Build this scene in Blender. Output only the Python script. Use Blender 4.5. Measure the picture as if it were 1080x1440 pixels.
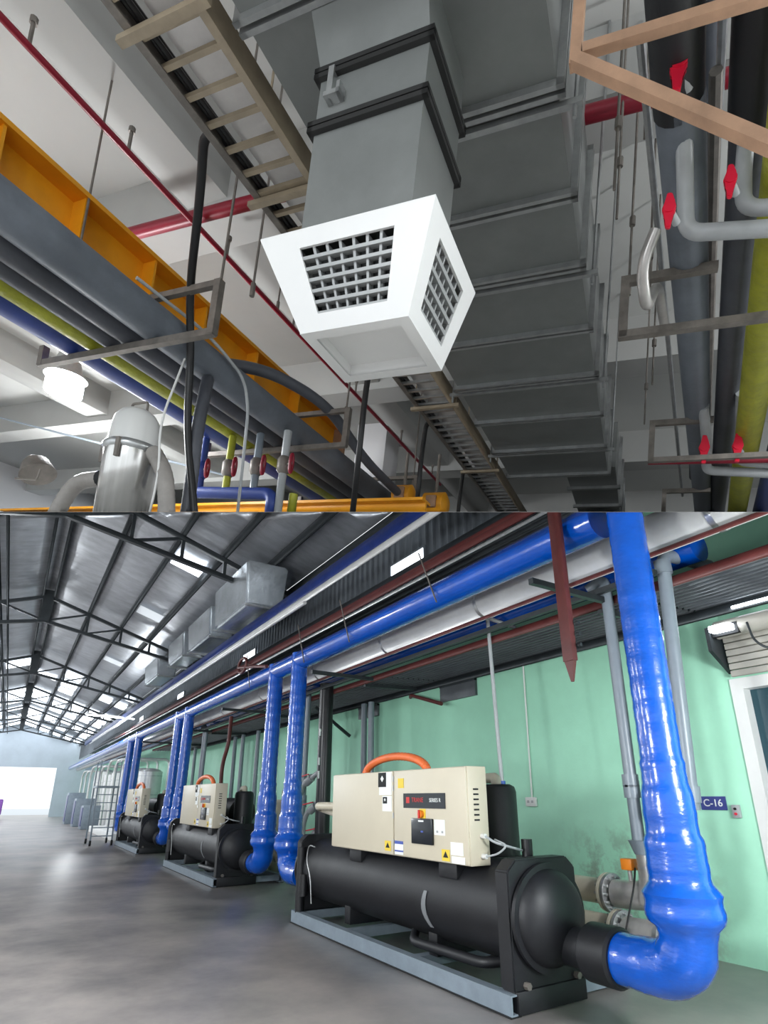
import bpy, bmesh, math, random
from mathutils import Vector, Matrix
random.seed(7)
for o in list(bpy.data.objects): bpy.data.objects.remove(o)
scene = bpy.context.scene
COL = scene.collection
PI = math.pi

# ------------------------------------------------------------------ camera
F, PX, PY, HZ = 800.0, 540.0, 840.0, 1122.0
TH = math.atan((HZ-PY)/F)
YAW = math.atan(530/(F/math.cos(TH)))
CAM = Vector((0, 0, 1.6))
FW = Vector((math.sin(YAW)*math.cos(TH), math.cos(YAW)*math.cos(TH), math.sin(TH)))
RT = Vector((math.cos(YAW), -math.sin(YAW), 0))
UPV = RT.cross(FW)
cd = bpy.data.cameras.new('camera'); cam = bpy.data.objects.new('camera', cd); COL.objects.link(cam)
cd.sensor_fit = 'VERTICAL'; cd.sensor_height = 36; cd.lens = F*36/1440
cd.shift_y = (PY-720)/1440; cd.clip_start = 0.05; cd.clip_end = 300
m = Matrix((RT, UPV, -FW)).transposed().to_4x4(); m.translation = CAM
cam.matrix_world = m
scene.camera = cam

# ------------------------------------------------------------------ world, exposure
w = bpy.data.worlds.new('world'); scene.world = w; w.use_nodes = True
bg = w.node_tree.nodes['Background']
bg.inputs[0].default_value = (0.90, 0.96, 1.0, 1); bg.inputs[1].default_value = 0.85
vs = scene.view_settings
vs.view_transform = 'Standard'; vs.look = 'None'; vs.gamma = 1.0; vs.use_curve_mapping = False
vs.exposure = 0.75

# ------------------------------------------------------------------ the two halls
# The lower hall uses world coordinates: x towards the green wall, y along the hall, z up.
# The upper hall has its own square frame (r right, c along the duct, v up) above the sloping partition.
def ray(x, y): return RT*((x-PX)/F) - UPV*((y-PY)/F) + FW
UC = ray(895, 975).normalized()
UR = -ray(-1228, 750).normalized(); UR = (UR-UC*UR.dot(UC)).normalized()
UV = UR.cross(UC)
UM = Matrix((UR, UC, UV)).transposed()
NP = RT.cross(ray(540, 720)).normalized()          # normal of the sloping partition
LO, HI = -1, 1
def W(side, p):
    p = Vector(p)
    return p if side == LO else CAM + UM @ p
SIDE = {}

# ------------------------------------------------------------------ materials
MATS = {}
def mat(name, col, rough=.5, metal=0.0, var=.0, vscale=3.0, bump=0.0, bscale=20.0, col2=None, coat=0.0, emit=None, estr=0.0, alpha=1.0, stretch=None, spec=.5, trans=0.0):
    if name in MATS: return MATS[name]
    M = bpy.data.materials.new(name); M.use_nodes = True; nt = M.node_tree; N = nt.nodes; L = nt.links
    b = N['Principled BSDF']
    b.inputs['Base Color'].default_value = (*col, 1); b.inputs['Roughness'].default_value = rough
    b.inputs['Metallic'].default_value = metal; b.inputs['Coat Weight'].default_value = coat
    b.inputs['Coat Roughness'].default_value = .12; b.inputs['Specular IOR Level'].default_value = spec
    if trans: b.inputs['Transmission Weight'].default_value = trans
    if emit: b.inputs['Emission Color'].default_value = (*emit, 1); b.inputs['Emission Strength'].default_value = estr
    if var or bump or col2:
        tc = N.new('ShaderNodeTexCoord'); mp = N.new('ShaderNodeMapping'); L.new(tc.outputs['Object'], mp.inputs[0])
        if stretch: mp.inputs['Scale'].default_value = stretch
    if var or col2:
        nz = N.new('ShaderNodeTexNoise'); nz.inputs['Scale'].default_value = vscale; nz.inputs['Detail'].default_value = 6
        nz.inputs['Roughness'].default_value = .65
        L.new(mp.outputs[0], nz.inputs['Vector'])
        cr = N.new('ShaderNodeValToRGB'); cr.color_ramp.elements[0].position = .32; cr.color_ramp.elements[1].position = .70
        c2 = col2 or tuple(max(0, c*(1-var)) for c in col); c1 = col if col2 else tuple(min(1, c*(1+var)) for c in col)
        cr.color_ramp.elements[0].color = (*c2, 1); cr.color_ramp.elements[1].color = (*c1, 1)
        L.new(nz.outputs['Fac'], cr.inputs[0]); L.new(cr.outputs[0], b.inputs['Base Color'])
        if rough > .15:
            mr = N.new('ShaderNodeMapRange'); mr.inputs['To Min'].default_value = rough*.8; mr.inputs['To Max'].default_value = min(1, rough*1.2)
            L.new(nz.outputs['Fac'], mr.inputs['Value']); L.new(mr.outputs[0], b.inputs['Roughness'])
    if bump:
        n2 = N.new('ShaderNodeTexNoise'); n2.inputs['Scale'].default_value = bscale; n2.inputs['Detail'].default_value = 4
        L.new(mp.outputs[0], n2.inputs['Vector'])
        bp = N.new('ShaderNodeBump'); bp.inputs['Strength'].default_value = bump; bp.inputs['Distance'].default_value = .02
        L.new(n2.outputs['Fac'], bp.inputs['Height']); L.new(bp.outputs[0], b.inputs['Normal'])
    MATS[name] = M; return M

m_floor = mat('concrete_floor', (.42, .375, .35), .34, var=.30, vscale=.7, bump=.06, bscale=9, col2=(.17, .16, .16))
m_green = mat('mint_wall_paint', (.40, .78, .57), .55, var=.07, vscale=.8, bump=.05, bscale=30)
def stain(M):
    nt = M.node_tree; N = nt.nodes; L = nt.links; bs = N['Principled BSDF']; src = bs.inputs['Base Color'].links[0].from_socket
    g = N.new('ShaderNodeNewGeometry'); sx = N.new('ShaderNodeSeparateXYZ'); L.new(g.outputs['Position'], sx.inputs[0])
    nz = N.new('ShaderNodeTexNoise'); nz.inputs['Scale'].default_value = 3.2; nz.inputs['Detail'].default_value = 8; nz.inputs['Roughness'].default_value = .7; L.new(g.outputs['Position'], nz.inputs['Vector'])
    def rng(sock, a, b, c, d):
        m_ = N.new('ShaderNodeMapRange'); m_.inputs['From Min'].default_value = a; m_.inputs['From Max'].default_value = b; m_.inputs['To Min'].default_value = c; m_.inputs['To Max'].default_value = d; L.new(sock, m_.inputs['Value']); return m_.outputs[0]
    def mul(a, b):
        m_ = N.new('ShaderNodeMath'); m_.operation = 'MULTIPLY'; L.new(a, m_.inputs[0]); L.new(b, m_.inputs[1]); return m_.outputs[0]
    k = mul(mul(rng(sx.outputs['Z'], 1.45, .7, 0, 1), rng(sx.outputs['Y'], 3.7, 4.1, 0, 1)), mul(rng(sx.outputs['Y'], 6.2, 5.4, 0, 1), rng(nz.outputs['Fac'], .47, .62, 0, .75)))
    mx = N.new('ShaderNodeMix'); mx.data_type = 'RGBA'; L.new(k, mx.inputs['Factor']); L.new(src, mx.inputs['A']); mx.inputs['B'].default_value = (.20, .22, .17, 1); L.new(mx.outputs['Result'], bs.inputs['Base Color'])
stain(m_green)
m_blue = mat('blue_wrap', (.0, .085, .50), .2, var=.12, vscale=5, bump=.22, bscale=15, coat=.6, stretch=(1, 1, 2.2))
m_blue_main = mat('blue_wrap_main', (.0, .075, .46), .2, var=.12, vscale=5, bump=.25, bscale=14, coat=.6, stretch=(1, .5, 1))
m_dkblue = mat('navy_paint', (.012, .03, .16), .3, var=.2, vscale=4, bump=.15, bscale=12)
m_silver = mat('aluminium_cladding', (.70, .70, .69), .32, .3, var=.1, vscale=2, bump=.06, bscale=6)
m_black = mat('black_insulation', (.008, .0085, .011), .5, var=.25, vscale=4, bump=.05, bscale=40)
m_blackp = mat('black_paint', (.012, .012, .014), .3, var=.2, vscale=5)
m_steelgrey = mat('blue_grey_steel', (.24, .29, .34), .45, .2, var=.12, vscale=6)
m_cream = mat('cream_powder_coat', (.60, .54, .42), .42, var=.03, vscale=2, bump=.02, bscale=60)
m_creamp = mat('cream_pipe_paint', (.50, .46, .36), .4, var=.08, vscale=6)
m_drum = mat('polished_drum', (.68, .67, .65), .22, .85, var=.2, vscale=14, stretch=(1, 1, .02))
m_glint = mat('painted_glint', (.20, .21, .22), .4)  # dull grey imitating a soft highlight on the chiller shell
m_ss = mat('brushed_stainless', (.52, .50, .48), .33, .55, var=.18, vscale=5, bump=.04, bscale=18)
m_galv = mat('galvanised_steel', (.55, .56, .56), .32, .8, var=.15, vscale=12)
m_pvc = mat('grey_pvc', (.20, .235, .27), .35, var=.06, vscale=5)
m_pvcl = mat('light_grey_pvc', (.40, .42, .43), .38, var=.08, vscale=6)
m_red = mat('red_oxide_steel', (.105, .022, .020), .5, var=.25, vscale=5)
m_redp = mat('red_pipe_paint', (.25, .008, .025), .38, var=.12, vscale=6)
m_redv = mat('red_plastic', (.72, .012, .045), .35)
m_orange = mat('orange_flex', (.80, .17, .045), .4, var=.1, vscale=8)
m_orangev = mat('orange_plastic', (.85, .25, .02), .4)
m_crane = mat('crane_yellow_paint', (.80, .34, .012), .38, var=.10, vscale=3)
m_foil = mat('roof_foil', (.42, .44, .47), .34, .65, var=.22, vscale=1.6, bump=.35, bscale=2.2, stretch=(1, 2.2, 1))
m_duct_foil = mat('duct_foil', (.68, .72, .75), .25, .85, var=.12, vscale=3, bump=.35, bscale=5)
m_truss = mat('dark_truss_steel', (.030, .036, .040), .45, .3, var=.2, vscale=5)
m_corr = mat('corrugated_dark', (.11, .12, .13), .45, .5, var=.25, vscale=2)
m_clad = mat('corrugated_grey', (.16, .18, .20), .45, .4, var=.2, vscale=2)
m_white = mat('white_paint', (.78, .78, .76), .45, var=.03, vscale=3)
m_diff = mat('white_diffuser', (.80, .80, .79), .38, var=.02, vscale=3)
m_plastic = mat('white_plastic', (.75, .75, .73), .35)
m_dark = mat('dark_void', (.006, .007, .008), .7)
m_teal = mat('dark_teal_door', (.012, .055, .075), .35, var=.1, vscale=2)
m_signblue = mat('sign_blue', (.03, .045, .25), .4)
m_signwhite = mat('sign_white', (.85, .87, .85), .5)
m_yellow = mat('warning_yellow', (.80, .58, .05), .5)
m_lblue = mat('label_blue', (.06, .10, .40), .5)
m_logo = mat('logo_red', (.60, .03, .03), .5)
m_screen = mat('screen_black', (.008, .012, .018), .18)
m_shutter = mat('shutter_beige', (.42, .40, .35), .45, var=.08, vscale=3)
m_bluevalve = mat('blue_plastic', (.02, .10, .45), .35)
m_sky = mat('skylight_sheet', (.75, .80, .85), .4, emit=(.86, .93, 1.0), estr=2.6)
m_skyd = mat('skylight_sheet_dusty', (.6, .63, .65), .45, emit=(.86, .93, 1.0), estr=.28)
m_tube = mat('lit_tube', (.9, .9, .9), .4, emit=(.85, .92, 1.0), estr=9.0)
m_ceil = mat('painted_concrete', (.50, .50, .48), .7, var=.05, vscale=.7, bump=.05, bscale=12)
m_beamc = mat('painted_concrete_beam', (.43, .43, .415), .7, var=.05, vscale=.7)
m_wallu = mat('white_wall', (.74, .73, .74), .65, var=.04, vscale=.6)
m_part = mat('partition_sheet', (.46, .46, .45), .6, var=.05, vscale=1)
m_duct = mat('galvanised_duct', (.20, .21, .205), .42, .3, var=.12, vscale=2.2, bump=.03, bscale=4)
m_flange = mat('duct_flange', (.36, .37, .37), .35, .6, var=.15, vscale=9)
m_dkflange = mat('dark_flange', (.035, .035, .035), .4, .4)
m_tan = mat('tan_primer_steel', (.33, .27, .19), .55, .1, var=.18, vscale=6)
m_rust = mat('rust_primer_steel', (.33, .195, .12), .6, .05, var=.25, vscale=7)
m_oldsteel = mat('weathered_steel', (.20, .18, .16), .5, .4, var=.3, vscale=8)
m_trayw = mat('tray_cover', (.85, .83, .82), .3, .1, var=.1, vscale=3, bump=.1, bscale=6)
m_cable = mat('black_cable', (.012, .012, .013), .45)
m_insul = mat('grey_black_insulation', (.075, .08, .095), .5, var=.25, vscale=3, bump=.1, bscale=16)
m_insul2 = mat('pale_grey_insulation', (.15, .17, .20), .45, var=.2, vscale=3, bump=.1, bscale=16)
m_ylpipe = mat('yellow_green_wrap', (.35, .36, .025), .4, var=.25, vscale=5, bump=.4, bscale=18)
m_blpipe = mat('navy_pipe', (.022, .05, .24), .4, var=.15, vscale=5)
m_hose = mat('grey_hose', (.30, .28, .26), .5, var=.15, vscale=9)
m_lampglass = mat('lit_lamp_glass', (1, 1, 1), .4, emit=(.92, .96, 1.0), estr=30)
m_grille = mat('grille_grey', (.36, .37, .37), .4, .2)
m_purple = mat('mauve_paint', (.28, .10, .45), .5)

# ------------------------------------------------------------------ mesh helpers
def V3(*a): return Vector(a)
def box(bm, lo, hi, bev=0.0):
    x0, y0, z0 = lo; x1, y1, z1 = hi
    vs_ = [bm.verts.new(p) for p in ((x0,y0,z0),(x1,y0,z0),(x1,y1,z0),(x0,y1,z0),(x0,y0,z1),(x1,y0,z1),(x1,y1,z1),(x0,y1,z1))]
    fs = [bm.faces.new([vs_[i] for i in f]) for f in ((0,3,2,1),(4,5,6,7),(0,1,5,4),(1,2,6,5),(2,3,7,6),(3,0,4,7))]
    if bev:
        es = list({e for f in fs for e in f.edges})
        bmesh.ops.bevel(bm, geom=es, offset=bev, segments=2, affect='EDGES', profile=.5)
def hexa(bm, lower, upper):
    a = [bm.verts.new(p) for p in lower]; b = [bm.verts.new(p) for p in upper]; n = len(a)
    bm.faces.new(list(reversed(a))); bm.faces.new(b)
    for i in range(n): bm.faces.new((a[i], a[(i+1) % n], b[(i+1) % n], b[i]))
def prism(bm, p, q, prof, up=(0,0,1), closed=True):
    p = Vector(p); q = Vector(q); d = (q-p).normalized(); up = Vector(up)
    if abs(d.dot(up)) > .98: up = Vector((0,1,0)) if abs(d.y) < .9 else Vector((1,0,0))
    s = d.cross(up).normalized(); u = s.cross(d)
    a = [bm.verts.new(p+s*x+u*y) for x, y in prof]; b = [bm.verts.new(q+s*x+u*y) for x, y in prof]; n = len(prof)
    for i in range(n if closed else n-1): bm.faces.new((a[i], a[(i+1) % n], b[(i+1) % n], b[i]))
    if closed:
        bm.faces.new(list(reversed(a))); bm.faces.new(b)
def beam(bm, p, q, wd, ht, up=(0,0,1)):
    a, b = wd/2, ht/2
    prism(bm, p, q, ((-a,-b),(a,-b),(a,b),(-a,b)), up)
def frame_of(d):
    d = d.normalized(); a = Vector((0,0,1)) if abs(d.z) < .9 else Vector((1,0,0))
    s = d.cross(a).normalized(); return s, s.cross(d)
def tube(bm, pts, r, n=12, caps=True):
    pts = [Vector(p) for p in pts]; k = len(pts)
    rs = r if isinstance(r, (list, tuple)) else [r]*k
    tang = [(pts[min(i+1, k-1)]-pts[max(i-1, 0)]).normalized() for i in range(k)]
    s, u = frame_of(tang[0]); rings = []
    for i in range(k):
        t = tang[i]; s = (s-t*s.dot(t)).normalized(); u = t.cross(s)
        rings.append([bm.verts.new(pts[i]+(s*math.cos(2*PI*j/n)+u*math.sin(2*PI*j/n))*rs[i]) for j in range(n)])
    for i in range(k-1):
        for j in range(n): bm.faces.new((rings[i][j], rings[i][(j+1) % n], rings[i+1][(j+1) % n], rings[i+1][j]))
    if caps: bm.faces.new(list(reversed(rings[0]))); bm.faces.new(rings[-1])
def cyl(bm, p, q, r, n=14): tube(bm, [p, q], r, n)
def fillet(pts, rad, k=6):
    pts = [Vector(p) for p in pts]; out = [pts[0]]
    for i in range(1, len(pts)-1):
        a, b, c = pts[i-1], pts[i], pts[i+1]; d1 = (a-b); d2 = (c-b)
        r = min(rad, d1.length*.49, d2.length*.49); p1 = b+d1.normalized()*r; p2 = b+d2.normalized()*r
        for j in range(k+1):
            t = j/k; out.append(p1*(1-t)**2+b*2*t*(1-t)+p2*t*t)
    out.append(pts[-1]); return out
def resample(pts, step):
    pts = [Vector(p) for p in pts]; out = [pts[0]]; ds = [0]
    for i in range(1, len(pts)):
        L = (pts[i]-pts[i-1]).length; n = max(1, int(L/step))
        for j in range(1, n+1): out.append(pts[i-1].lerp(pts[i], j/n)); ds.append((ds[-1]+L/n))
    return out, ds
def corr(bm, p, q, across, width, pitch, depth, nrm):
    """corrugated sheet: ribs run from p to q, the profile repeats along 'across'"""
    p = Vector(p); q = Vector(q); ac = Vector(across).normalized(); nr = Vector(nrm).normalized()
    prof = []; x = 0
    while x < width:
        for f, h in ((0,0),(.3,0),(.42,1),(.58,1),(.7,0)):
            xx = x+f*pitch
            if xx <= width: prof.append((xx, h*depth))
        x += pitch
    prof.append((width, 0))
    for off in (0, .004):
        a = [bm.verts.new(p+ac*x+nr*(h+off)) for x, h in prof]; b = [bm.verts.new(q+ac*x+nr*(h+off)) for x, h in prof]
        for i in range(len(prof)-1): bm.faces.new((a[i], a[i+1], b[i+1], b[i]))
def finish(bm, name, M, side, base, smooth=True):
    for v in bm.verts: v.co = v.co-base
    bmesh.ops.recalc_face_normals(bm, faces=bm.faces)
    me = bpy.data.meshes.new(name); bm.to_mesh(me); bm.free()
    if smooth:
        me.polygons.foreach_set('use_smooth', [True]*len(me.polygons)); me.set_sharp_from_angle(angle=math.radians(38))
    me.materials.append(M); return me
def place(o, side, base):
    o.location = W(side, base)
    if side == HI: o.rotation_euler = UM.to_euler()
class Thing:
    def __init__(s, name, label, cat, base, side=LO, group=None):
        s.side = side; s.base = Vector(base); o = bpy.data.objects.new(name, None); COL.objects.link(o)
        o.empty_display_size = .1; place(o, side, s.base); o['label'] = label; o['category'] = cat
        if group: o['group'] = group
        s.o = o; SIDE[o.name] = side
    def part(s, name, bm, M, parent=None, label=None, kind=None):
        o = bpy.data.objects.new(name, finish(bm, name, M, s.side, s.base)); COL.objects.link(o)
        o.parent = parent or s.o; SIDE[o.name] = s.side
        if label: o['label'] = label
        if kind: o['kind'] = kind
        return o
    def flat(s, name, me, M, parent=None):                  # a ready mesh already in world coordinates
        for v in me.vertices: v.co = v.co-s.base
        me.materials.clear(); me.materials.append(M)
        o = bpy.data.objects.new(name, me); COL.objects.link(o); o.parent = parent or s.o; SIDE[o.name] = s.side; return o
def one(name, label, cat, bm, M, side=LO, group=None, kind=None):
    pts = [v.co for v in bm.verts]
    lo = [min(p[i] for p in pts) for i in range(3)]; hi = [max(p[i] for p in pts) for i in range(3)]
    base = Vector(((lo[0]+hi[0])/2, (lo[1]+hi[1])/2, lo[2]))
    o = bpy.data.objects.new(name, finish(bm, name, M, side, base)); COL.objects.link(o); place(o, side, base)
    if label: o['label'] = label
    if kind: o['kind'] = kind
    elif cat: o['category'] = cat
    if group: o['group'] = group
    SIDE[o.name] = side; return o
def struct(name, bm, M, side=LO, label=None): return one(name, label, None, bm, M, side, kind='structure')
def kid(par, name, bm, M, side=LO):
    o = bpy.data.objects.new(name, finish(bm, name, M, side, par.location.copy())); COL.objects.link(o); o.parent = par; SIDE[o.name] = side; return o
def kids(o): return [c for c in bpy.data.objects if c.parent == o]
def copy_tree(o, parent=None):
    c = o.copy(); COL.objects.link(c); c.parent = parent; SIDE[c.name] = SIDE[o.name]
    for ch in kids(o): copy_tree(ch, c)
    return c
def NB(): return bmesh.new()
def text_mesh(txt, size, origin, xdir, ydir, bold=0.0):
    cu = bpy.data.curves.new('t', 'FONT'); cu.body = txt; cu.size = size; cu.align_x = 'CENTER'; cu.align_y = 'CENTER'; cu.extrude = .0015; cu.offset = bold
    ob = bpy.data.objects.new('t', cu); COL.objects.link(ob); bpy.context.view_layer.update()
    me = bpy.data.meshes.new_from_object(ob); bpy.data.objects.remove(ob)
    xd = Vector(xdir).normalized(); yd = Vector(ydir).normalized(); zd = xd.cross(yd); og = Vector(origin)
    for v in me.vertices: v.co = og+xd*v.co.x+yd*v.co.y+zd*v.co.z
    return me

# ================================================================== PARTITION added to block light between the two halls
b = NB(); d1 = ray(540, 720).normalized()
pts = [CAM+RT*x+d1*y for x, y in ((-9, 1.9), (11, 1.9), (11, 20), (-9, 20))]
hexa(b, [p-NP*.0003 for p in pts], [p+NP*.0003 for p in pts])
o = struct('trim_1', b, m_part, LO, 'added thin sloping sheet that blocks light between the two halls'); SIDE[o.name] = 0

# ================================================================== LOWER HALL: setting
WX = 6.6
b = NB(); box(b, (-14, -8, -.2), (WX, 70, 0)); struct('floor', b, m_floor)
b = NB()
box(b, (WX, 3.28, 0), (WX+.25, 62, 5.6)); box(b, (WX, -4, 2.82), (WX+.25, 3.28, 5.6)); box(b, (WX, -4, 0), (WX+.25, 1.3, 2.82))
wall = struct('wall_right', b, m_green)
# door opening at the near end of the wall
b = NB(); box(b, (WX-.02, 3.16, 0), (WX+.2, 3.29, 2.84)); box(b, (WX-.02, 1.25, 2.72), (WX+.2, 3.16, 2.84)); box(b, (WX-.02, 1.25, 0), (WX+.2, 1.37, 2.72))
dr = struct('door_1', b, m_white)
b = NB(); box(b, (WX+.12, 1.37, 0), (WX+.18, 3.16, 2.72)); kid(dr, 'door_leaf', b, m_teal)
b = NB(); box(b, (WX+.06, 3.02, 1.0), (WX+.12, 3.06, 1.25)); kid(dr, 'door_handle', b, m_galv)
# roof sheets (each bay between trusses and purlins), gable 20 degrees
RZ, RS = 8.0, .335
def rz(x): return RZ-RS*abs(x)
PUR = [-6.2, -5.0, -3.8, -2.6, -1.3, 0, 1.25, 2.3, 3.25, 4.12, 4.93]
TY = [12, 20.5, 30, 39, 48, 57]
YB = [-6, 3.5, 7.75, 12, 16.25, 20.5, 25.25, 30, 34.5, 39, 43.5, 48, 52.5, 57, 62]
b = NB()
for s in (-1, 1): beam(b, (s*.16, -6, RZ-.16), (s*.16, 62, RZ-.16), .07, .18)
roof = struct('trim_2', b, m_truss, label='double dark ridge beam under the foil-lined roof')
ceil = bpy.data.objects.new('ceiling', None); COL.objects.link(ceil); ceil['kind'] = 'structure'; ceil.location = (0, 28, 6); SIDE['ceiling'] = LO
for i in range(len(PUR)-1):
    for j in range(len(YB)-1):
        b = NB(); x0, x1 = PUR[i], PUR[i+1]; y0, y1 = YB[j], YB[j+1]; nx, ny = 3, 8; g = []
        for a in range(nx+1):
            row = []
            for c in range(ny+1):
                x = x0+(x1-x0)*a/nx; y = y0+(y1-y0)*c/ny
                sag = .05*math.sin(PI*a/nx)*(.6+.4*math.sin(3*y+i))
                row.append(b.verts.new((x, y+.01, rz(x)+.06-sag)))
            g.append(row)
        for a in range(nx):
            for c in range(ny): b.faces.new((g[a][c], g[a+1][c], g[a+1][c+1], g[a][c+1]))
        r_ = bmesh.ops.extrude_face_region(b, geom=list(b.faces)); 
        for v in [e for e in r_['geom'] if isinstance(e, bmesh.types.BMVert)]: v.co.z += .03
        kid(ceil, 'roof_sheet', b, m_foil)
for x in PUR:
    if x == 0: continue
    b = NB(); prism(b, (x, -6, rz(x)-.08), (x, 62, rz(x)-.08), ((-.04,-.09),(.04,-.09),(.04,-.075),(-.022,-.075),(-.022,.075),(.04,.075),(.04,.09),(-.04,.09)))
    one('purlin', 'dark steel purlin, %s from the ridge on the %s side of the roof' % (('first','second','third','fourth','fifth')[([q for q in PUR if q > 0].index(x)) if x > 0 else [q for q in PUR[::-1] if q < 0].index(x)], 'wall' if x > 0 else 'open'), 'roof beam', b, m_truss, group='purlins under the foil roof')
for y in TY:
    t = Thing('roof_truss', 'dark welded steel roof truss, %s one along the hall from the front chiller' % ('first','second','third','fourth','fifth','last')[TY.index(y)], 'roof truss', (0, y, rz(0)-1), group='trusses across the hall roof')
    for s in (-1, 1):
        xe = 5.0*s
        top = lambda x: (x, y, rz(x)-.24)
        bot = lambda x: (x, y, rz(x)-.24-(.82-.66*abs(x)/5.0))
        b = NB(); beam(b, top(0), top(xe), .11, .10); t.part('top_chord', b, m_truss)
        b = NB(); beam(b, bot(0), bot(xe), .11, .10); t.part('bottom_chord', b, m_truss)
        for k, x in enumerate((1.25, 2.3, 3.25, 4.15)):
            b = NB(); beam(b, top(x*s), bot(x*s), .07, .07, (0,1,0)); t.part('web_post', b, m_truss)
        for x0, x1 in ((0, 1.25), (2.3, 1.25)):
            b = NB(); beam(b, bot(x0*s) if x0 == 0 else top(x0*s), top(x1*s) if x0 == 0 else bot(x1*s), .06, .06, (0,1,0)); t.part('web_diagonal', b, m_truss)
    b = NB(); box(b, (-.14, y-.10, rz(0)-1.10), (.14, y+.10, rz(0)-.05)); t.part('centre_post', b, m_truss)
# longitudinal lattice ties under the ridge
for k, x in enumerate((-1.0,)):
    b = NB(); tube(b, [(x, 6, rz(x)-.62), (x, 62, rz(x)-.62)], .035, 8)
    one('tie_rod', 'slim dark tie tube along the hall below the ridge', 'tie rod', b, m_truss)
# skylight patches in the near roof, bright strips far away
def roofpanel(x0, x1, y0, y1, M, dz=-.02):
    b = NB(); hexa(b, [(x0, y0, rz(x0)+dz), (x1, y0, rz(x1)+dz), (x1, y1, rz(x1)+dz), (x0, y1, rz(x0)+dz)], [(x0, y0, rz(x0)+dz+.012), (x1, y0, rz(x1)+dz+.012), (x1, y1, rz(x1)+dz+.012), (x0, y1, rz(x0)+dz+.012)]); return b
for (x0, y0, l) in ((2.42, 13.2, 'small translucent skylight in the roof just past the first truss'), (2.42, 17.9, 'small translucent skylight in the roof short of the second truss'), (2.42, 25.6, 'small dusty skylight in the roof past the second truss')):
    one('skylight', l, 'skylight', roofpanel(x0, x0+.72, y0, y0+.75, m_sky, -.05), m_sky if y0 < 15 else m_skyd, group='small roof skylights')
for j, y in enumerate((32, 34.6, 37.2, 40.5, 43, 45.8, 49.5, 52, 54.8, 58.5, 60.3)):
    for i in range(len(PUR)-1):
        if random.random() < (.4 if y < 38 else .9):  # farther strips packed denser to stand in for hazy glow
            one('roof_light_strip', 'bright translucent strip in the far roof of the hall', 'skylight', roofpanel(PUR[i]+.15, PUR[i+1]-.15, y+random.uniform(-.4, .2), y+random.uniform(.8, 1.6), m_sky, -.05), m_sky, group='far roof light strips')
# cladding band above the pipes, with window lights
CX = 5.02
b = NB(); corr(b, (CX, 3.2, 4.95), (CX, 3.2, 6.38), (0, 1, 0), 58, .19, .04, (-1, 0, 0)); struct('wall_upper', b, m_clad)
for y in (7.2, 14.9, 22.6, 30.5):
    for z in (5.13, 5.98):
        b = NB(); box(b, (CX-.075, y-.48, z), (CX-.045, y+.48, z+.25)); 
        wn = one('window_'+str(int(y*2+z)), None, None, b, m_sky, kind='structure')
        b = NB()
        for (ya, yb, za, zb) in ((-.52, .52, -.03, 0), (-.52, .52, .25, .28), (-.52, -.48, 0, .25), (.48, .52, 0, .25)): box(b, (CX-.085, y+ya, z+za), (CX-.04, y+yb, z+zb))
        kid(wn, 'window_frame', b, m_clad)
b = NB(); corr(b, (CX+.02, 3.0, 5.35), (CX+.02, 60, 5.35), (1, 0, .1), 1.9, .2, .04, (0, 0, -1)); struct('trim_4', b, m_corr, label='dark corrugated lean-to roof over the pipe rack')
# far end: gable wall with an open gateway, ground outside
b = NB(); box(b, (-14, 62, 4.2), (WX, 62.3, 9)); box(b, (3.4, 62, 0), (WX+.2, 62.3, 4.2)); struct('wall_far', b, mat('far_cladding', (.50, .56, .62), .6, var=.08, vscale=.6))
m_yard = mat('sunlit_yard', (.62, .64, .66), .8)
b = NB(); box(b, (-30, 62.3, -.15), (30, 110, -.02)); struct('trim_3', b, m_yard, label='pale ground of the yard outside the far gateway')
# posts of the open left side
for y in TY:
    b = NB(); box(b, (-6.35, y-.12, 0), (-6.1, y+.12, rz(6.2)-.1)); one('steel_post', 'dark steel post on the open side under the %s roof truss' % ('first', 'second', 'third', 'fourth', 'fifth', 'last')[TY.index(y)], 'post', b, m_truss, group='posts on the open side')

# canopy along the wall
t = Thing('wall_canopy', 'dark corrugated canopy with red steel edge fixed along the green wall', 'canopy', (WX-.05, 4, 3.6))
for k in range(6):
    y0 = -1.5+k*5.0
    b = NB(); corr(b, (5.32, y0, 3.66), (5.32, y0+4.97, 3.66), (1, 0, .04), 1.27, .115, .035, (0, 0, -1)); t.part('corrugated_sheet', b, m_corr)
b = NB(); prism(b, (5.30, -1.5, 3.66), (5.30, 28.5, 3.66), ((-.03,-.045),(.04,-.045),(.04,-.035),(-.02,-.035),(-.02,.04),(-.03,.04))); t.part('edge_angle', b, m_red, label='red painted steel edge angle')
b = NB(); beam(b, (6.53, -1.5, 3.62), (6.53, 28.5, 3.62), .08, .10); t.part('wall_rail', b, m_truss)
for y in (0.6, 3.9, 9.2, 14.2, 19.2, 24.2):
    b = NB(); beam(b, (5.32, y, 3.60), (6.56, y, 3.64), .06, .07); t.part('rafter', b, m_truss)
b = NB(); beam(b, (6.5, 11.9, 2.95), (5.6, 11.9, 3.55), .06, .06); t.part('brace', b, m_truss)

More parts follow.
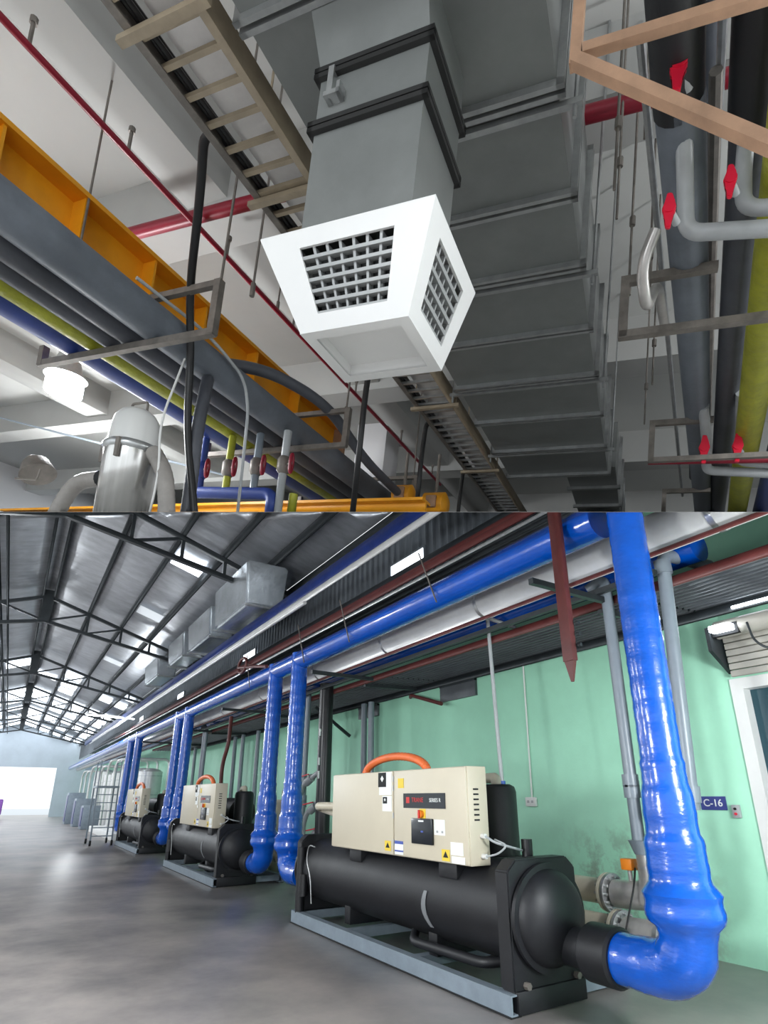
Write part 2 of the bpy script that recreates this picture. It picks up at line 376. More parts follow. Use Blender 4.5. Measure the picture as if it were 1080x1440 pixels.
# ================================================================== PIPE RACK
def pipe(name, label, cat, pts, r, M, n=16, rad=.2, group=None, side=LO):
    b = NB(); tube(b, fillet(pts, rad), r, n); return one(name, label, cat, b, M, side, group)
MBX, MBZ = 4.2, 4.02
pipe('blue_main_pipe', 'long blue film-wrapped main pipe above the chillers', 'pipe', [(MBX, 2.95, MBZ), (MBX, 58, MBZ)], .175, m_blue_main, 20)
t = Thing('silver_main_pipe', 'large silver clad pipe between the two blue mains', 'pipe', (4.82, 5, 3.78))
b = NB(); tube(b, [(4.82, .4, 3.98), (4.82, 58, 3.98)], .2, 20); t.part('cladding', b, m_silver)
for y in (2.2, 5.2, 7.5, 10, 13, 16):
    b = NB(); tube(b, [(4.82, y, 3.98), (4.82, y+.05, 3.98)], .208, 20); t.part('band', b, m_galv)
pipe('blue_return_pipe', 'dark blue wrapped return pipe nearest the canopy with capped end', 'pipe', [(5.5, 2.78, 4.02), (5.5, 58, 4.02)], .17, m_blue_main, 18)
pipe('brown_strip_pipe', 'thin brown pipe along the underside of the silver pipe', 'pipe', [(4.72, .8, 3.75), (4.72, 40, 3.75)], .024, m_red, 8)
pipe('red_header_pipe', 'thin red-brown header pipe running above the blue main', 'pipe', [(4.1, 2.5, 4.42), (4.1, 32, 4.42)], .045, m_red, 10)
pipe('red_header_pipe', 'second red-brown pipe higher under the cladding band', 'pipe', [(4.45, 3.0, 4.72), (4.45, 30, 4.72)], .04, m_red, 10)
pipe('silver_conduit', 'slim silver conduit between red header and blue main', 'conduit', [(4.02, 3.0, 4.27), (4.02, 34, 4.27)], .02, m_galv, 8)
pipe('silver_conduit', 'silver pipe along the edge of the roof below the foil boxes', 'pipe', [(3.85, 4.5, 4.92), (3.85, 40, 4.92)], .05, m_silver, 10)
pipe('silver_conduit', 'second silver pipe hung beside the dark blue edge beam', 'pipe', [(3.72, 8.5, 4.74), (3.72, 40, 4.74)], .035, m_silver, 10)
b = NB(); beam(b, (4.02, 4.6, 5.2), (4.02, 46, 5.2), .14, .22); one('edge_beam', 'dark blue steel beam along the edge of the roof', 'beam', b, m_dkblue)
b = NB(); beam(b, (4.6, 3.2, 4.86), (4.6, 46, 4.86), .10, .12); one('edge_beam', 'dark steel beam behind the red pipes', 'beam', b, m_truss)
b = NB(); beam(b, (5.03, 3.0, 3.70), (5.03, 40, 3.70), .06, .06); one('rack_rail', 'dark steel rail carrying the pipes above the canopy', 'beam', b, m_truss)
for i, y in enumerate((3.6, 8.7, 13.8, 18.9, 24)):
    b = NB(); beam(b, (4.05, y+.12, 3.64), (5.28, y+.12, 3.64), .06, .06); one('rack_crossbar', 'dark steel crossbar under the pipes, %s one past the big blue riser' % ('first','second','third','fourth','fifth')[i], 'beam', b, m_truss, group='pipe rack crossbars')
# red hanger channel
t = Thing('pipe_hanger', 'red steel hanger channel with pointed foot in front of the blue main', 'bracket', (3.95, 3.25, 2.55))
b = NB(); prism(b, (3.94, 3.25, 5.0), (3.94, 3.25, 2.72), ((-.055,-.03),(.055,-.03),(.055,.03),(.045,.03),(.045,-.015),(-.045,-.015),(-.045,.03),(-.055,.03)), (1,0,0)); t.part('channel', b, m_red)
b = NB(); hexa(b, [(3.92, 3.2, 2.72), (3.96, 3.2, 2.72), (3.96, 3.3, 2.72), (3.92, 3.3, 2.72)][::-1], [(3.93, 3.24, 2.54), (3.95, 3.24, 2.54), (3.95, 3.26, 2.54), (3.93, 3.26, 2.54)][::-1]); t.part('foot', b, m_red)
for z in (3.05, 2.95, 2.85):
    b = NB(); cyl(b, (3.97, 3.17, z), (3.97, 3.14, z), .018, 8); t.part('bolt', b, m_truss)
for k, y in enumerate((5.55, 7.75, 9.4, 12.2)):
    b = NB(); cyl(b, (4.0, y, 4.62), (4.0, y-.35, 3.84), .010, 6); one('tie_rod', 'thin diagonal steel tie rod across the pipes, %s one from the red hanger' % ('first', 'second', 'third', 'fourth')[k], 'tie rod', b, m_oldsteel, group='tie rods across the blue main')
# foil wrapped boxes along the roof edge
def foilbox(y0, y1, x0, x1, z0, label):
    t = Thing('foil_duct', label, 'duct', ((x0+x1)/2, (y0+y1)/2, z0), group='foil wrapped ducts along the roof edge')
    z1 = rz(x1)-.14; sl = .35*(y1-y0)
    b = NB(); hexa(b, [(x0, y0+.15, z0), (x1, y0+.15, z0), (x1, y1-.15, z0), (x0, y1-.15, z0)], [(x0-.1, y0, z1), (x1+.05, y0, z1), (x1+.05, y1-.2, z1), (x0-.1, y1-.2, z1)])
    es = list(b.edges); bmesh.ops.bevel(b, geom=es, offset=.05, segments=2, affect='EDGES'); t.part('body', b, m_duct_foil)
    for y in (y0+.12, y1-.16):
        b = NB(); prism(b, (x0-.03, y, z0-.02), (x1+.02, y, z0-.02), ((-.03,-.02),(.03,-.02),(.03,.02),(-.03,.02))); t.part('seam_strip', b, m_galv)
foilbox(11.0, 13.6, 3.55, 4.35, 5.45, 'foil wrapped duct box under the roof by the first truss')
foilbox(14.5, 17.0, 3.75, 4.35, 5.62, 'second foil wrapped duct box along the roof edge')
foilbox(17.4, 19.6, 3.75, 4.35, 5.7, 'foil wrapped duct box short of the second truss')
foilbox(21.0, 23.6, 3.75, 4.35, 5.7, 'foil wrapped duct box just past the second truss')
# red loop of pipe
b = NB(); lp = [(3.98, 12.4+.28*math.cos(a), 4.42+.16*math.sin(a)) for a in [i*PI/8 for i in range(0, 17)]]
tube(b, lp+[(4.0, 11.6, 4.25), (4.0, 10.9, 4.12)], .035, 8); one('red_pipe_loop', 'red painted pipe looped over the main near the twin risers', 'pipe', b, m_red)
pipe('red_stub_pipe', 'short red pipe sticking down below the canopy edge', 'pipe', [(6.5, 9.4, 3.5), (6.3, 9.1, 3.48), (6.35, 8.2, 3.2)], .035, m_red, 8, .1)

# fluorescent battens (one lamp of the hall, the rest added fill lights)
def batten(p, axis, L, label, power, group=None, lit=True):
    t = Thing('fluorescent_batten', label, 'lamp', p, group=group); p = Vector(p); a = Vector(axis)
    b = NB(); beam(b, p-a*L/2+V3(0,0,.07), p+a*L/2+V3(0,0,.07), .09, .06); t.part('housing', b, m_white)
    for s in (-1, 1):
        sd = a.cross(V3(0,0,1))*s*.03
        b = NB(); cyl(b, p-a*(L/2-.03)+sd+V3(0,0,.015), p+a*(L/2-.03)+sd+V3(0,0,.015), .018, 8); t.part('tube', b, m_tube)
    if power:
        ld = bpy.data.lights.new('batten_light', 'POINT'); ld.shadow_soft_size = .35; ld.energy = power; ld.color = (.93, .97, 1)
        lo = bpy.data.objects.new('batten_light', ld); COL.objects.link(lo); lo.parent = t.o; lo.location = (0, 0, -.45)
    b = NB(); 
    for s in (-.4, .4): cyl(b, p+a*L*s+V3(0,0,.1), p+a*L*s+V3(0,0,.1+.45), .008, 6)
    t.part('hanger', b, m_galv)
    return t
batten((3.4, 29.2, 5.1), (.97, .24, 0), 2.2, 'long lit batten hanging across the hall beyond the second truss', 120, 'fluorescent battens')
for x, y, z, ax, pw, l in ((4.0, -.15, 2.6, (0, 1, 0), 290, 'added fill-light batten hung near the dark doorway'), (-1.7, 3.4, 2.6, (0, 1, 0), 350, 'added fill-light batten hung over the near walkway'), (-3.4, 8, 3.9, (0, 1, 0), 250, 'added fill-light batten on the open side level with the front chiller'),
        (-3.6, 17, 5.6, (0, 1, 0), 250, 'added fill-light batten on the open side level with the middle chiller'), (-3.6, 26, 5.6, (0, 1, 0), 250, 'added fill-light batten on the open side past the farthest chiller'), (-3.6, 36, 5.6, (0, 1, 0), 420, 'added fill-light batten on the open side level with the silver tanks'), (-3.6, 48, 5.6, (0, 1, 0), 420, 'added fill-light batten on the open side near the gateway')):
    batten((x, y, z), ax, 2.4, l, pw, 'fluorescent battens')  # battens added out of view to brighten the lower hall

# ================================================================== CHILLER
def stadium_ring(cx, cz, r, n=28): return [(cx+r*math.cos(2*PI*i/n), cz+r*math.sin(2*PI*i/n)) for i in range(n)]
def chiller(label):
    t = Thing('chiller', label, 'chiller', (4.1, 5.95, 0), group='water cooled chillers along the green wall')
    Y0, Y1 = 3.87, 8.12; XF, XB = 3.62, 4.95; cx, cz, rr = 4.03, .66, .40
    chan = ((-.045,0),(.045,0),(.045,.012),(-.03,.012),(-.03,.128),(.045,.128),(.045,.14),(-.045,.14))
    for x, sg in ((XF, 1), (XB, -1)):
        b = NB(); prism(b, (x, Y0 if sg > 0 else Y1, .012), (x, Y1 if sg > 0 else Y0, .012), tuple((sx, sy) for sx, sy in chan)); t.part('skid_rail', b, m_steelgrey)
    for x in (XF, XB):
        b = NB(); beam(b, (x, Y0, .006), (x, Y1, .006), .11, .012); t.part('rubber_pad', b, m_dark)
    for y in (Y0+.08, 5.3, 6.7, Y1-.08):
        b = NB(); beam(b, (XF+.03, y, .09), (XB-.03, y, .09), .10, .10); t.part('skid_crossmember', b, m_steelgrey)
    # shells
    b = NB(); tube(b, [(cx, Y0+.1, cz), (cx, Y1-.1, cz)], rr, 40); sh = t.part('evaporator_shell', b, m_black)
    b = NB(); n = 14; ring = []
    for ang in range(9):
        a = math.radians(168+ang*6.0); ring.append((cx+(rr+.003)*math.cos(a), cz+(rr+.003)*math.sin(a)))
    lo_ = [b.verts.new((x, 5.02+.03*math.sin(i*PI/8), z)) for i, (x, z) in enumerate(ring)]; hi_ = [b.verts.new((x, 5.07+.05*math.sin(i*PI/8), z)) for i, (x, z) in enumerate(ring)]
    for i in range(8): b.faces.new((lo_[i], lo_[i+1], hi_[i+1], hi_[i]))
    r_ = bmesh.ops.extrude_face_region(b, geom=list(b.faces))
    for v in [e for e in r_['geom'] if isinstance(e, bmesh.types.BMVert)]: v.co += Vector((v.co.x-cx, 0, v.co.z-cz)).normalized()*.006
    t.part('shell_glint', b, m_glint, sh)  # pale patch painted in as the highlight along the shell
    b = NB(); tube(b, [(5.0, Y0+.75, .60), (5.0, Y1-.2, .60)], .30, 32); t.part('condenser_shell', b, m_creamp)
    for y in (5.15, 6.9):
        b = NB(); box(b, (3.78, y-.07, .15), (4.28, y+.07, .42), .01); t.part('saddle', b, m_black)
    # end plates (black insulated, chamfered top corners, notched foot)
    for yc, sg in ((Y0, 1), (Y1, -1)):
        b = NB(); prof = [(XF, .16), (XF, 1.02), (XF+.10, 1.11), (XF+.72, 1.11), (XF+.82, 1.02), (XF+.82, .16)]
        hexa(b, [(x, yc, z) for x, z in prof], [(x, yc+.16*sg, z) for x, z in prof]); bmesh.ops.bevel(b, geom=list(b.edges), offset=.012, segments=2, affect='EDGES')
        ep = t.part('end_plate', b, m_black)
        b = NB(); prof = []
        for k in range(9):
            a = k/8*PI/2; prof.append((rr*.93*math.cos(a), .19*math.sin(a)))
        ringp = [(rr*1.0, 0), (rr*1.0, .035)]+[(q[0], .035+q[1]) for q in prof]
        tube(b, [(cx, yc-sg*q[1], cz) for q in ringp], [max(q[0], .004) for q in ringp], 40); t.part('water_box', b, m_black)
        b = NB()
        tube(b, [(cx, yc-sg*.02, cz), (cx, yc-sg*.055, cz)], rr*1.04, 40); t.part('water_box_flange', b, m_black)
        # nozzle and insulated coupling collar
        b = NB(); ys = [0, .14, .28, .40]; tube(b, [(4.13, yc-sg*(.12+q), .46) for q in ys], [.15, .15, .15, .15], 28); t.part('nozzle', b, m_black)
        b = NB(); tube(b, [(4.13, yc-sg*.36, .46), (4.13, yc-sg*.38, .46), (4.13, yc-sg*.62, .46), (4.13, yc-sg*.64, .46)], [.19, .21, .21, .19], 32); t.part('coupling_collar', b, m_black)
        b = NB(); box(b, (XF+.02, yc-.02*sg if sg > 0 else yc-.0, .012), (XF+.8, yc+.15 if sg > 0 else yc+.02, .17), .008); t.part('foot_block', b, m_black)
        for x in (XF+.12, XF+.7):
            b = NB(); cyl(b, (x, yc-sg*.0, .20), (x, yc-sg*.045, .20), .028, 6); t.part('bolt', b, m_oldsteel, ep)
    # compressor and oil separator group behind the panel
    b = NB(); tube(b, [(4.45, 5.0, 1.30), (4.45, 5.06, 1.30), (4.45, 6.7, 1.30), (4.45, 6.76, 1.30)], [.24, .30, .30, .24], 28); t.part('compressor', b, m_black)
    b = NB(); tube(b, [(4.45, 6.76, 1.30), (4.45, 7.15, 1.30)], .2, 24); t.part('motor_end', b, m_blackp)
    b = NB(); tube(b, [(4.36, 4.74, .98), (4.36, 4.74, 1.66), (4.36, 4.74, 1.71), (4.36, 4.74, 1.735)], [.2, .2, .185, .14], 30); t.part('oil_separator', b, m_black)
    b = NB(); tube(b, fillet([(4.36, 4.74, 1.72), (4.36, 4.74, 1.80), (4.45, 5.2, 1.80), (4.45, 5.3, 1.5)], .1), .055, 12); t.part('discharge_pipe', b, m_creamp)
    b = NB(); cyl(b, (4.15, 4.15, 1.0), (4.15, 4.15, 1.24), .05, 14); t.part('relief_stub', b, m_blackp)
    b = NB(); box(b, (3.72, 4.5, 1.0), (4.5, 6.9, 1.06)); t.part('shell_top_block', b, m_black)
    for y in (4.75, 6.55):
        b = NB(); box(b, (3.68, y-.14, .88), (3.95, y+.14, 1.04), .01); t.part('panel_support', b, m_black)
    b = NB(); tube(b, fillet([(3.95, 4.2, .28), (3.72, 4.35, .26), (3.72, 5.4, .24), (3.9, 5.6, .3)], .1), .045, 12); t.part('drain_pipe', b, m_black)
    b = NB(); tube(b, [(4.2, 7.35, 1.02), (4.2, 7.35, 1.09)], .2, 24); t.part('valve_flange', b, m_blackp)
    b = NB(); tube(b, [(4.2, 7.35, 1.12), (4.2, 7.35, 1.19)], .15, 24); t.part('valve_flange', b, m_blackp)
    b = NB(); tube(b, fillet([(3.9, 7.0, 1.49), (3.86, 8.0, 1.49), (4.0, 8.2, 1.46), (4.05, 8.05, 1.43), (3.9, 7.0, 1.33)], .12), .055, 14); t.part('hairpin_pipe', b, m_cream, label='cream painted hairpin pipe')
    # black post group at the far end
    b = NB(); tube(b, [(3.63, 7.98, .14), (3.63, 7.98, .95)], .06, 12); t.part('corner_post', b, m_black)
    b = NB(); tube(b, [(3.62, 7.85, .35), (3.62, 7.85, .62)], .05, 12); t.part('filter_dryer', b, m_blackp)
    b = NB(); tube(b, fillet([(3.60, 7.5, .98), (3.60, 7.7, 1.0), (3.60, 7.75, .8), (3.60, 7.6, .6), (3.60, 7.55, .3)], .1), .008, 6); t.part('sensor_wire', b, m_galv)
    # control panel: two doors on one body
    zb, zt = 1.02, 1.885; xf = 3.6
    b = NB(); box(b, (xf+.02, 4.32, zb), (xf+.25, 7.03, zt), .008); pn = t.part('control_panel', b, m_cream)
    for ya, yb in ((4.33, 5.555), (5.575, 7.02)):
        b = NB(); box(b, (xf, ya, zb+.008), (xf+.022, yb, zt-.008), .006); d = t.part('panel_door', b, m_cream, pn)
    for z in (1.15, 1.42, 1.70, 1.8):
        b = NB(); cyl(b, (xf-.004, 5.565, z-.03), (xf-.004, 5.565, z+.03), .008, 8); t.part('hinge', b, m_galv, pn)
    e = xf-.004
    def plate(nm, y0, y1, z0, z1, M, d_=.004): 
        b = NB(); box(b, (xf-d_, y0, z0), (xf+.002, y1, z1)); return t.part(nm, b, M, pn)
    plate('nameplate', 4.64, 5.36, 1.50, 1.645, m_screen, .008)
    t.flat('nameplate_text', text_mesh('TRANE', .066, (xf-.0085, 5.10, 1.578), (0,-1,0), (0,0,1)), m_logo, pn)
    t.flat('nameplate_text', text_mesh('SERIES R', .052, (xf-.0085, 4.80, 1.576), (0,-1,0), (0,0,1)), m_signwhite, pn)
    plate('logo_mark', 5.245, 5.305, 1.548, 1.608, m_logo, .0095)
    plate('switch_plate', 4.97, 5.07, 1.40, 1.495, m_yellow)
    b = NB(); cyl(b, (xf-.004, 5.03, 1.445), (xf-.035, 5.03, 1.445), .036, 16); sw = t.part('emergency_switch', b, m_orangev, pn)
    b = NB(); box(b, (xf-.05, 5.02, 1.405), (xf-.035, 5.04, 1.485)); t.part('switch_handle', b, m_logo, pn)
    b = NB(); box(b, (xf-.03, 4.84, 1.165), (xf, 5.19, 1.405), .006); t.part('display_bezel', b, m_screen, pn)
    plate('display_logo', 4.97, 5.06, 1.372, 1.388, m_signwhite, .0315)
    plate('display_icon', 4.98, 5.02, 1.275, 1.29, m_lblue, .0315)
    plate('sticker', 4.66, 4.83, 1.26, 1.40, m_signwhite)
    for y in (4.70, 4.78): plate('sticker_mark', y-.015, y+.015, 1.28, 1.30, m_grille, .005)
    plate('sticker', 5.36, 5.47, 1.70, 1.80, m_yellow)
    for (y0, z0, sy, sz) in ((4.60, 1.04, .12, .10), (5.62, 1.06, .12, .10)):
        plate('warning_sticker', y0, y0+sy, z0, z0+sz, m_yellow)
        b = NB(); hexa(b, [(xf-.0055, y0+.02, z0+.03), (xf-.0055, y0+sy-.02, z0+.03), (xf-.0055, y0+sy/2, z0+sz-.015)], [(xf-.004, y0+.02, z0+.03), (xf-.004, y0+sy-.02, z0+.03), (xf-.004, y0+sy/2, z0+sz-.015)]); t.part('warning_triangle', b, m_dark, pn)
    plate('sticker', 5.38, 5.54, 1.04, 1.17, m_signwhite); plate('sticker_band', 5.38, 5.54, 1.14, 1.17, m_lblue, .005); plate('sticker_band', 5.38, 5.54, 1.065, 1.08, m_lblue, .005)
    plate('sticker', 4.40, 4.58, 1.10, 1.21, m_signwhite); plate('sticker', 4.38, 4.57, 1.03, 1.09, m_signwhite)
    # safety stickers on the left door
    plate('sticker', 5.60, 5.86, 1.63, 1.875, m_signwhite); plate('sticker', 5.60, 5.79, 1.46, 1.62, m_signwhite)
    plate('sticker_dark_square', 5.71, 5.88, 1.715, 1.872, m_dark, .005); plate('sticker_dark_square', 5.69, 5.78, 1.54, 1.61, m_dark, .005)
    for (yc, zc, q) in ((5.795, 1.805, .035), (5.735, 1.58, .018)):
        b = NB(); hexa(b, [(xf-.0065, yc-q, zc), (xf-.0065, yc, zc+q), (xf-.0065, yc+q, zc), (xf-.0065, yc, zc-q)], [(xf-.005, yc-q, zc), (xf-.005, yc, zc+q), (xf-.005, yc+q, zc), (xf-.005, yc, zc-q)]); t.part('sticker_diamond', b, m_signwhite, pn)
    # louvre slots and glands on the near side of the panel
    for k in range(7):
        b = NB(); box(b, (xf+.08, 4.314, 1.40+k*.045), (xf+.14, 4.322, 1.415+k*.045)); t.part('vent_slot', b, m_dark, pn)
    for z in (1.27, 1.10):
        b = NB(); cyl(b, (xf+.16, 4.32, z), (xf+.16, 4.27, z), .022, 10); t.part('cable_gland', b, m_plastic, pn)
    b = NB(); tube(b, fillet([(xf+.16, 4.27, 1.27), (xf+.2, 4.2, 1.22), (4.0, 4.1, 1.16), (4.15, 4.2, 1.14)], .1), .011, 6); t.part('sensor_cable', b, m_pvcl)
    b = NB(); tube(b, fillet([(xf+.16, 4.27, 1.10), (xf+.2, 4.15, 1.13), (3.86, 4.1, 1.2), (3.85, 4.25, 1.24)], .08), .009, 6); t.part('sensor_cable', b, m_pvcl)
    # orange corrugated conduit arch
    b = NB(); arc = []
    for k in range(61):
        a = PI*k/60; arc.append((3.80, 5.86+.66*math.cos(a), 1.87+.19*math.sin(a)))
    tube(b, arc, [.042+(.006 if k % 2 else 0) for k in range(61)], 12); t.part('flex_conduit', b, m_orange, label='orange corrugated flexible conduit')
    # condenser outlets with flanges
    for (x, z, y0, y1) in ((5.16, .73, 4.12, 5.1), (5.0, .45, 3.92, 5.0)):
        b = NB(); tube(b, [(x, y1, z), (x, y0, z)], .115, 22); t.part('condenser_nozzle', b, m_creamp)
        for yy in (y0, y0-.045):
            b = NB(); tube(b, [(x, yy, z), (x, yy-.03, z)], .175, 26); fl = t.part('flange', b, m_creamp if yy == y0 else m_galv)
        for k in range(12):
            a = 2*PI*k/12; b = NB(); cyl(b, (x+.145*math.cos(a), y0+.035, z+.145*math.sin(a)), (x+.145*math.cos(a), y0-.11, z+.145*math.sin(a)), .013, 6); t.part('flange_bolt', b, m_galv, fl)
    return t
c1 = chiller('black chiller with cream control panel nearest the twin stainless elbows')
CH = 7.95
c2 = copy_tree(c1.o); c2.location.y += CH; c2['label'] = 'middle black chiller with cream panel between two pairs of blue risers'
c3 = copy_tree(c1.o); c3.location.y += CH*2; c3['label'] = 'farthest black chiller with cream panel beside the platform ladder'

# blue wrapped risers with elbow at the foot
def riser(y, sg, label, lump=True):
    """sg=+1: the foot turns towards +y (into a chiller's near end), -1: towards -y"""
    t = Thing('blue_riser', label, 'pipe', (4.14, y, .27), group='blue wrapped risers')
    zt = MBZ; base = fillet([(4.14, y+sg*.60, .46), (4.14, y, .46), (4.17, y, zt+.12)], .34, 10)
    pts, ds = resample(base, .035); rs = []
    tot = ds[-1]
    for p, d in zip(pts, ds):
        z = p.z; hz = abs(p.y-y)
        r = .148
        if z < .60 or hz > .02: r = .178+.012*max(0, min(1, (.45-hz)/.3))
        elif z < .74: r = .185
        elif z < .80: r = .185+.07*(z-.74)/.06
        elif z < .98: r = .255+.008*math.sin((z-.80)*40)
        elif z < 1.04: r = .255-.05*(z-.98)/.06
        elif z < 1.30: r = .203
        elif z < 1.36: r = .203-.023*(z-1.30)/.06
        elif z < 1.62: r = .18
        elif z < 1.70: r = .18-.025*(z-1.62)/.08
        elif z < 1.86: r = .158
        r *= 1+.012*math.sin(d*34)+.008*math.sin(d*71+1)
        rs.append(r)
    b = NB(); tube(b, pts, rs, 32); t.part('wrapped_pipe', b, m_blue)
    return t
riser(2.68, 1, 'large blue film-wrapped riser with bulging joint beside the room number sign')
riser(9.62, -1, 'blue wrapped riser turning into the far end of the front chiller')
riser(10.78, 1, 'blue wrapped riser turning into the near end of the middle chiller')
riser(9.62+CH, -1, 'blue wrapped riser turning into the far end of the middle chiller')
riser(10.78+CH, 1, 'blue wrapped riser turning into the near end of the farthest chiller')
riser(9.62+2*CH, -1, 'blue wrapped riser beyond the farthest chiller')
riser(27.4, 1, 'last blue wrapped riser by the platform ladder')

# grey pvc drops and stainless elbows behind the front riser
def drops(dy, labels, full=True):
    t = Thing('pvc_drop_pipe', labels[0], 'pipe', (5.2, 3.7+dy, 1.15), group='grey plastic drop pipes')
    b = NB(); tube(b, fillet([(5.16, 3.9+dy, 3.82), (5.2, 3.7+dy, 3.9), (5.2, 3.72+dy, 1.16)], .12), .060, 16); t.part('tube', b, m_pvc)
    for z in (1.60, 1.70, 3.68):
        b = NB(); tube(b, [(5.2, 3.72+dy, z), (5.2, 3.72+dy, z+.12)], .078, 18); t.part('coupling', b, m_pvc)
    t = Thing('pvc_drop_pipe', labels[1], 'pipe', (5.2, 3.52+dy, 1.15), group='grey plastic drop pipes')
    b = NB(); tube(b, fillet([(5.2, 3.47+dy, 3.8), (5.2, 3.54+dy, 1.16)], .12), .055, 16); t.part('tube', b, m_pvc)
    for z in (1.42, 1.52):
        b = NB(); tube(b, [(5.2, 3.53+dy, z), (5.2, 3.53+dy, z+.13)], .075, 18); t.part('coupling', b, m_pvc)
drops(0, ('grey plastic drop pipe with coupling left of the big blue riser', 'grey plastic drop pipe partly hidden by the big blue riser'))
drops(CH, ('grey plastic drop pipe behind the middle chiller, farther one', 'grey plastic drop pipe behind the middle chiller, nearer one'))
drops(2*CH, ('grey plastic drop pipe behind the farthest chiller, farther one', 'grey plastic drop pipe behind the farthest chiller, nearer one'))
t = Thing('pvc_drop_pipe', 'grey plastic drop pipe with bent top right of the big blue riser', 'pipe', (5.2, 3.0, 1.5), group='grey plastic drop pipes')
b = NB(); tube(b, fillet([(5.9, 2.92, 3.93), (5.2, 3.0, 3.93), (5.2, 3.13, 1.5)], .13), .064, 16); t.part('tube', b, m_pvc)
for z in (3.72, 1.56):
    b = NB(); tube(b, [(5.2, 3.01 if z > 3 else 3.125, z), (5.2, 3.015 if z > 3 else 3.12, z+.14)], .08, 18); t.part('coupling', b, m_pvc)
def elbow(pts, r, rad, label, bands):
    t = Thing('stainless_elbow', label, 'pipe', pts[0]); b = NB(); tube(b, fillet(pts, rad, 10), r, 24); t.part('tube', b, m_ss)
    for p, q in bands:
        b = NB(); tube(b, [p, q], r*1.03, 24); t.part('weld_band', b, m_galv)
elbow([(5.16, 4.02, .73), (5.2, 3.62, .74), (5.2, 3.62, 1.12)], .125, .3, 'stainless elbow rising from the upper condenser flange to the grey pipes', [((5.2, 3.62, .98), (5.2, 3.62, 1.0))])
elbow([(5.0, 3.82, .45), (5.03, 3.2, .47)], .125, .2, 'stainless pipe from the lower condenser flange passing behind the blue riser', [((5.015, 3.5, .46), (5.015, 3.46, .46))])
b = NB(); hexa(b, [(5.2+.135*math.cos(a), 3.62+.135*math.sin(a), 1.10) for a in [k*PI/12 for k in range(24)]], [(5.2+.13*math.cos(a), 3.63+.19*math.sin(a), 1.22) for a in [k*PI/12 for k in range(24)]]); one('pipe_reducer', 'wide grey reducer joining two plastic drops to the stainless elbow', 'pipe fitting', b, m_pvc)
t = Thing('flow_sensor', 'orange capped flow sensor on the upper stainless elbow', 'sensor', (5.17, 3.84, .85))
b = NB(); cyl(b, (5.17, 3.84, .84), (5.17, 3.84, .95), .022, 10); t.part('stem', b, m_ss)
b = NB(); box(b, (5.12, 3.78, .95), (5.22, 3.90, 1.05), .008); t.part('cap', b, m_orangev)
b = NB(); tube(b, fillet([(5.17, 3.78, .97), (5.02, 3.70, .85), (4.78, 3.72, .38), (4.66, 3.9, .36), (4.5, 4.1, .5)], .2), .009, 6); t.part('lead', b, m_cable)
# slim sampling pipe with a blue valve
t = Thing('sampling_pipe', 'slim grey pipe hanging before the green wall with blue valve', 'pipe', (5.2, 5.58, 1.65))
b = NB(); tube(b, fillet([(5.45, 5.35, 3.78), (5.2, 5.62, 3.95), (5.2, 5.54, 1.66)], .04), .026, 10); t.part('tube', b, m_pvcl)
b = NB(); cyl(b, (5.2, 5.54, 1.72), (5.2, 5.54, 1.80), .04, 12); t.part('valve', b, m_bluevalve)
b = NB(); beam(b, (5.2, 5.54, 1.78), (5.06, 5.52, 1.79), .03, .015); t.part('valve_handle', b, m_bluevalve)

# wall furniture
t = Thing('room_sign', 'blue room number plate reading C-16 on the green wall', 'sign', (WX-.01, 3.72, 1.47))
b = NB(); box(b, (WX-.015, 3.58, 1.475), (WX-.001, 3.86, 1.615)); t.part('plate', b, m_signblue)
t.flat('lettering', text_mesh('C-16', .105, (WX-.018, 3.72, 1.545), (0,-1,0), (0,0,1), .0008), m_signwhite)
t = Thing('wall_socket', 'white wall socket at the foot of the slim conduit', 'socket', (WX-.02, 6.42, 1.48))
b = NB(); box(b, (WX-.045, 6.32, 1.48), (WX, 6.52, 1.61), .008); t.part('cover', b, m_plastic)
for y in (6.38, 6.46):
    b = NB(); box(b, (WX-.049, y-.02, 1.53), (WX-.044, y+.02, 1.565)); t.part('outlet', b, m_grille)
b = NB(); cyl(b, (WX-.02, 6.40, 1.61), (WX-.02, 6.36, 3.6), .013, 8); one('wall_conduit', 'thin white conduit down the green wall to the socket', 'conduit', b, m_plastic)
t = Thing('wall_switch', 'small grey switch with red button beside the door frame', 'switch', (WX-.02, 3.47, 1.40))
b = NB(); box(b, (WX-.04, 3.44, 1.40), (WX, 3.52, 1.53), .006); t.part('box', b, m_pvcl)
for z, M in ((1.49, m_dark), (1.44, m_redv)):
    b = NB(); cyl(b, (WX-.04, 3.48, z), (WX-.052, 3.48, z), .014, 10); t.part('button', b, M)
for y0, y1, z0, z1, l in ((7.5, 8.5, 3.28, 3.58, 'dark blanked vent high on the green wall behind the front chiller'), (10.75, 11.6, 3.3, 3.56, 'smaller dark blanked vent high on the green wall by the risers')):
    t = Thing('wall_vent', l, 'vent', (WX-.03, (y0+y1)/2, z0))
    b = NB(); box(b, (WX-.05, y0, z0), (WX, y1, z1)); t.part('cover', b, m_corr)
    b = NB(); box(b, (WX-.06, y0, z1-.04), (WX, y1, z1)); t.part('top_edge', b, m_truss)
